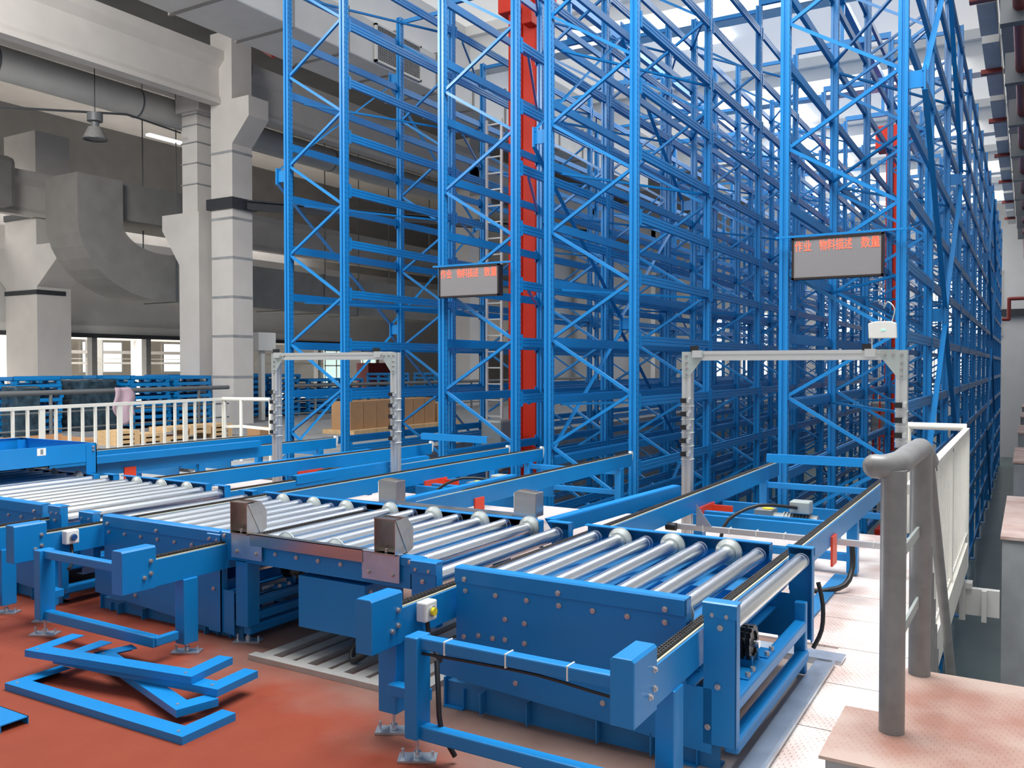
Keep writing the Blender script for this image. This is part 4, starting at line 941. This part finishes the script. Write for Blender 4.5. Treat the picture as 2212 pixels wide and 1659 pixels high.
MB().cyl((-20.85, 14, 7.52), (-20.85, 14, 7.82), .30, .16, n=28, cap=False).build('lamp_shade', 'rail', t)
MB().ring((-20.85, 14, 7.50), (-20.85, 14, 7.53), .31, .28, n=28).build('rim', 'raild', t)
MB().cyl((-20.85, 14, 7.8), (-20.85, 14, 7.95), .10, n=20).cyl((-20.85, 14, 7.97), (-20.85, 14, 8.18), .19, n=20).build('ballast_housing', 'raild', t)
MB().cyl((-20.85, 14, 8.15), (-20.85, 14, 12.2), .012, n=8).build('cord', 'dark', t)
o = MB().bar((-24, 9.5, 7.9), (-21.2, 15.2, 8.5), .05, .05).bar((-21.2, 15.2, 8.5), (-20.9, 16.7, 8.3), .04, .04).build('conduit_run', 'dark'); tag(o, 'thin dark conduit crossing under the left roof', 'conduit')
for i, (a, b) in enumerate((((-19.0, 16.9, 10.9), (-13.6, 13.2, 8.1)), ((-18.6, 25, 10.2), (-12.6, 21.5, 7.97)))):
    o = MB().cyl(a, b, .05, n=10).build('sprinkler_pipe', 'redp'); tag(o, ['dark red pipe near the top of the front column', 'dark red pipe behind the racks below the square duct'][i], 'pipe', 'red pipes under the left roof')
o = MB().box(-20.1, -19.7, 18.45, 19.15, 2.1, 2.65).box(-20.0, -19.85, 18.7, 18.85, 0, 2.1).build('electrical_box', 'white', bev=.02); tag(o, 'white electrical box on the right of the twin column', 'electrical box')
S('window_71', MB().box(-33.95, -33.85, 22.2, 24.9, 8.6, 8.8), 'skyhot')
# windows seen behind the leftmost rack
wi = 60
for y0, y1, z0, z1, mt in ((33.3, 35.0, .4, 2.45, 'wing'), (36.2, 37.4, 1.3, 2.45, 'wing')):
    wi += 1
    fr = MB(); 
    for zz in (z0, (z0 + z1) / 2 + .2, z1 - .06): fr.box(-30.92, -30.82, y0, y1, zz, zz + .06)
    for yy in (y0, (y0 + y1) / 2, y1 - .06): fr.box(-30.92, -30.82, yy, yy + .06, z0, z1)
    fo = S('window_%d' % wi, fr, 'concw'); MB().box(-30.9, -30.86, y0, y1, z0, z1).build('pane', mt, fo)
o = MB().box(-30.7, -29.9, 35.6, 38.2, 0, 1.8).build('cabinet', 'redbox'); tag(o, 'dark red cabinet under the green window behind the racks', 'cabinet')
o = MB().box(-27.0, -26.9, 21.5, 22.3, 0, 2.0).build('door_panel', 'green'); tag(o, 'green door panel right of the twin column', 'door')
o = MB().cyl((-20.3, 35.2, 0), (-20.3, 35.2, 7.5), .55, n=32).build('round_tank', 'conc'); tag(o, 'tall pale round column between the racks and the rear wall', 'column')
# right-hand red pipes
t = thing('sprinkler_pipe', 'dark red pipe run high on the right wall beyond the racks', 'pipe', (-.3, 30, 4), 'red pipes on the right wall')
pipe('pipe_run', [(-1.15, 49.5, 3.95), (-.85, 49.5, 3.95), (-.85, 49.5, 4.95), (1.19, 49.5, 4.95)], .09, 'redp', t, 12)
t = thing('sprinkler_pipe', 'thick red pipe at the upper right edge of the hall', 'pipe', (-.3, 20, 7.5), 'red pipes on the right wall')
pipe('pipe_run', [(-.16, 14, 7.0), (-.16, 50, 7.0)], .10, 'redp', t, 12)
for i in range(9): MB().box(-.42, -.05, 15 + i * 3.2, 15.2 + i * 3.2, 6.75, 7.3).build('pipe_clamp', 'raild', t)
t = thing('electrical_trunking', 'pale duct blocks with red straps below the right roof beam', 'trunking', (-.8, 20, 9))
for i in range(14): MB().box(-.95, -.62, 17 + i * 2.4, 18.9 + i * 2.4, 8.7, 9.1).build('duct_block', 'ductw', t); 
for i in range(7): MB().box(-1.05, -.6, 18.9 + i * 4.8, 19.1 + i * 4.8, 8.6, 8.7).build('strap', 'redp', t)

# ================================================================== LOOSE BLUE FRAMES ON THE FLOOR
def uframe(label, pts, z, h=.036, w=.085, ends=(.3, .28)):
    """C-shaped guard: long plate with two returned arms; pts = left end, right end (outer edge)"""
    a = Vector((pts[0][0], pts[0][1], 0)); b = Vector((pts[1][0], pts[1][1], 0)); d = (b - a).normalized(); nrm = Vector((-d.y, d.x, 0))
    m = MB(); L = (b - a).length
    m.prism([(0, 0), (L, 0), (L, ends[1]), (L - w, ends[1]), (L - w, w), (w, w), (w, ends[0]), (0, ends[0])], a + Vector((0, 0, z + h - .004)), a + Vector((0, 0, z + h)), d, nrm)
    Z = (0, 0, z)
    m.prism([(.0, -.003), (L, -.003), (L, .0), (0, .0)], a + Vector(Z), a + Vector((0, 0, z + h)), d, nrm)
    m.prism([(L, -.003), (L + .003, -.003), (L + .003, ends[1]), (L, ends[1])], a + Vector(Z), a + Vector((0, 0, z + h)), d, nrm)
    m.prism([(-.003, -.003), (0, -.003), (0, ends[0]), (-.003, ends[0])], a + Vector(Z), a + Vector((0, 0, z + h)), d, nrm)
    for p in (a + d * .05 + nrm * .03, b - d * .06 + nrm * .03): m.cyl(p + Vector((0, 0, z + h)), p + Vector((0, 0, z + h + .004)), .008, n=10, k=1)
    o = m.build('loose_guard_frame', ['blue', 'bolt'], org=((a.x + b.x) / 2, (a.y + b.y) / 2, z)); return tag(o, label, 'steel frame', 'loose blue frames on the red floor')
uframe('loose blue C-shaped frame nearest the camera, lying flat on the red floor', ((-4.46, 2.47), (-3.15, 2.50)), .0, ends=(.30, .30))
uframe('loose blue C-shaped frame in the middle of the pile, resting on the lowest one', ((-4.40, 2.92), (-3.34, 2.62)), .038, ends=(.2, .2))
uframe('upper loose blue frame of the pile, its right arm pointing at the table leg', ((-4.42, 2.70), (-3.30, 2.82)), .076, ends=(.3, .28))
uframe('topmost loose blue C-shaped frame of the pile by the conveyor leg', ((-4.54, 2.62), (-3.46, 2.80)), .114, ends=(.30, .30))
o = MB().box(-4.45, -3.95, 2.165, 2.29, 0.03, .035).box(-4.45, -3.95, 2.161, 2.165, 0, .035).box(-4.45, -3.95, 2.286, 2.29, 0, .035).build('steel_offcut', 'blue'); tag(o, 'short blue steel strip at the left edge of the red floor', 'steel strip')

# decking under the middle table and galvanised strips at the right
g = MB().box(-3.75, -2.55, 3.42, 3.48, 0.0, .03)
for i in range(9): g.box(-3.70 + i * .13, -3.62 + i * .13, 3.48, 5.2, .0, .02 if i % 2 else .03)
o = g.build('floor_decking', 'grate'); tag(o, 'pale ribbed steel decking on the floor under the middle roller table', 'decking')
o = MB().box(-.99, -.89, 3.3, 4.95, .0, .03).box(-.90, -.885, 3.3, 4.95, .03, .045).build('cable_tray', 'galv'); tag(o, 'galvanised cable tray on the floor beside the front roller table', 'cable tray')
o = MB().box(-1.5, -.86, 4.98, 5.12, .02, .035).box(-1.5, -.86, 4.975, 4.98, -.0, .035).build('cable_tray', 'galv'); tag(o, 'short galvanised plate lying across behind the front roller table', 'plate')
o = MB().box(-1.28, -1.18, 5.3, 7.1, .0, .03).build('cable_tray', 'bluedull'); tag(o, 'blue-grey strip on the pale floor leading under the far conveyor leg', 'cable tray')
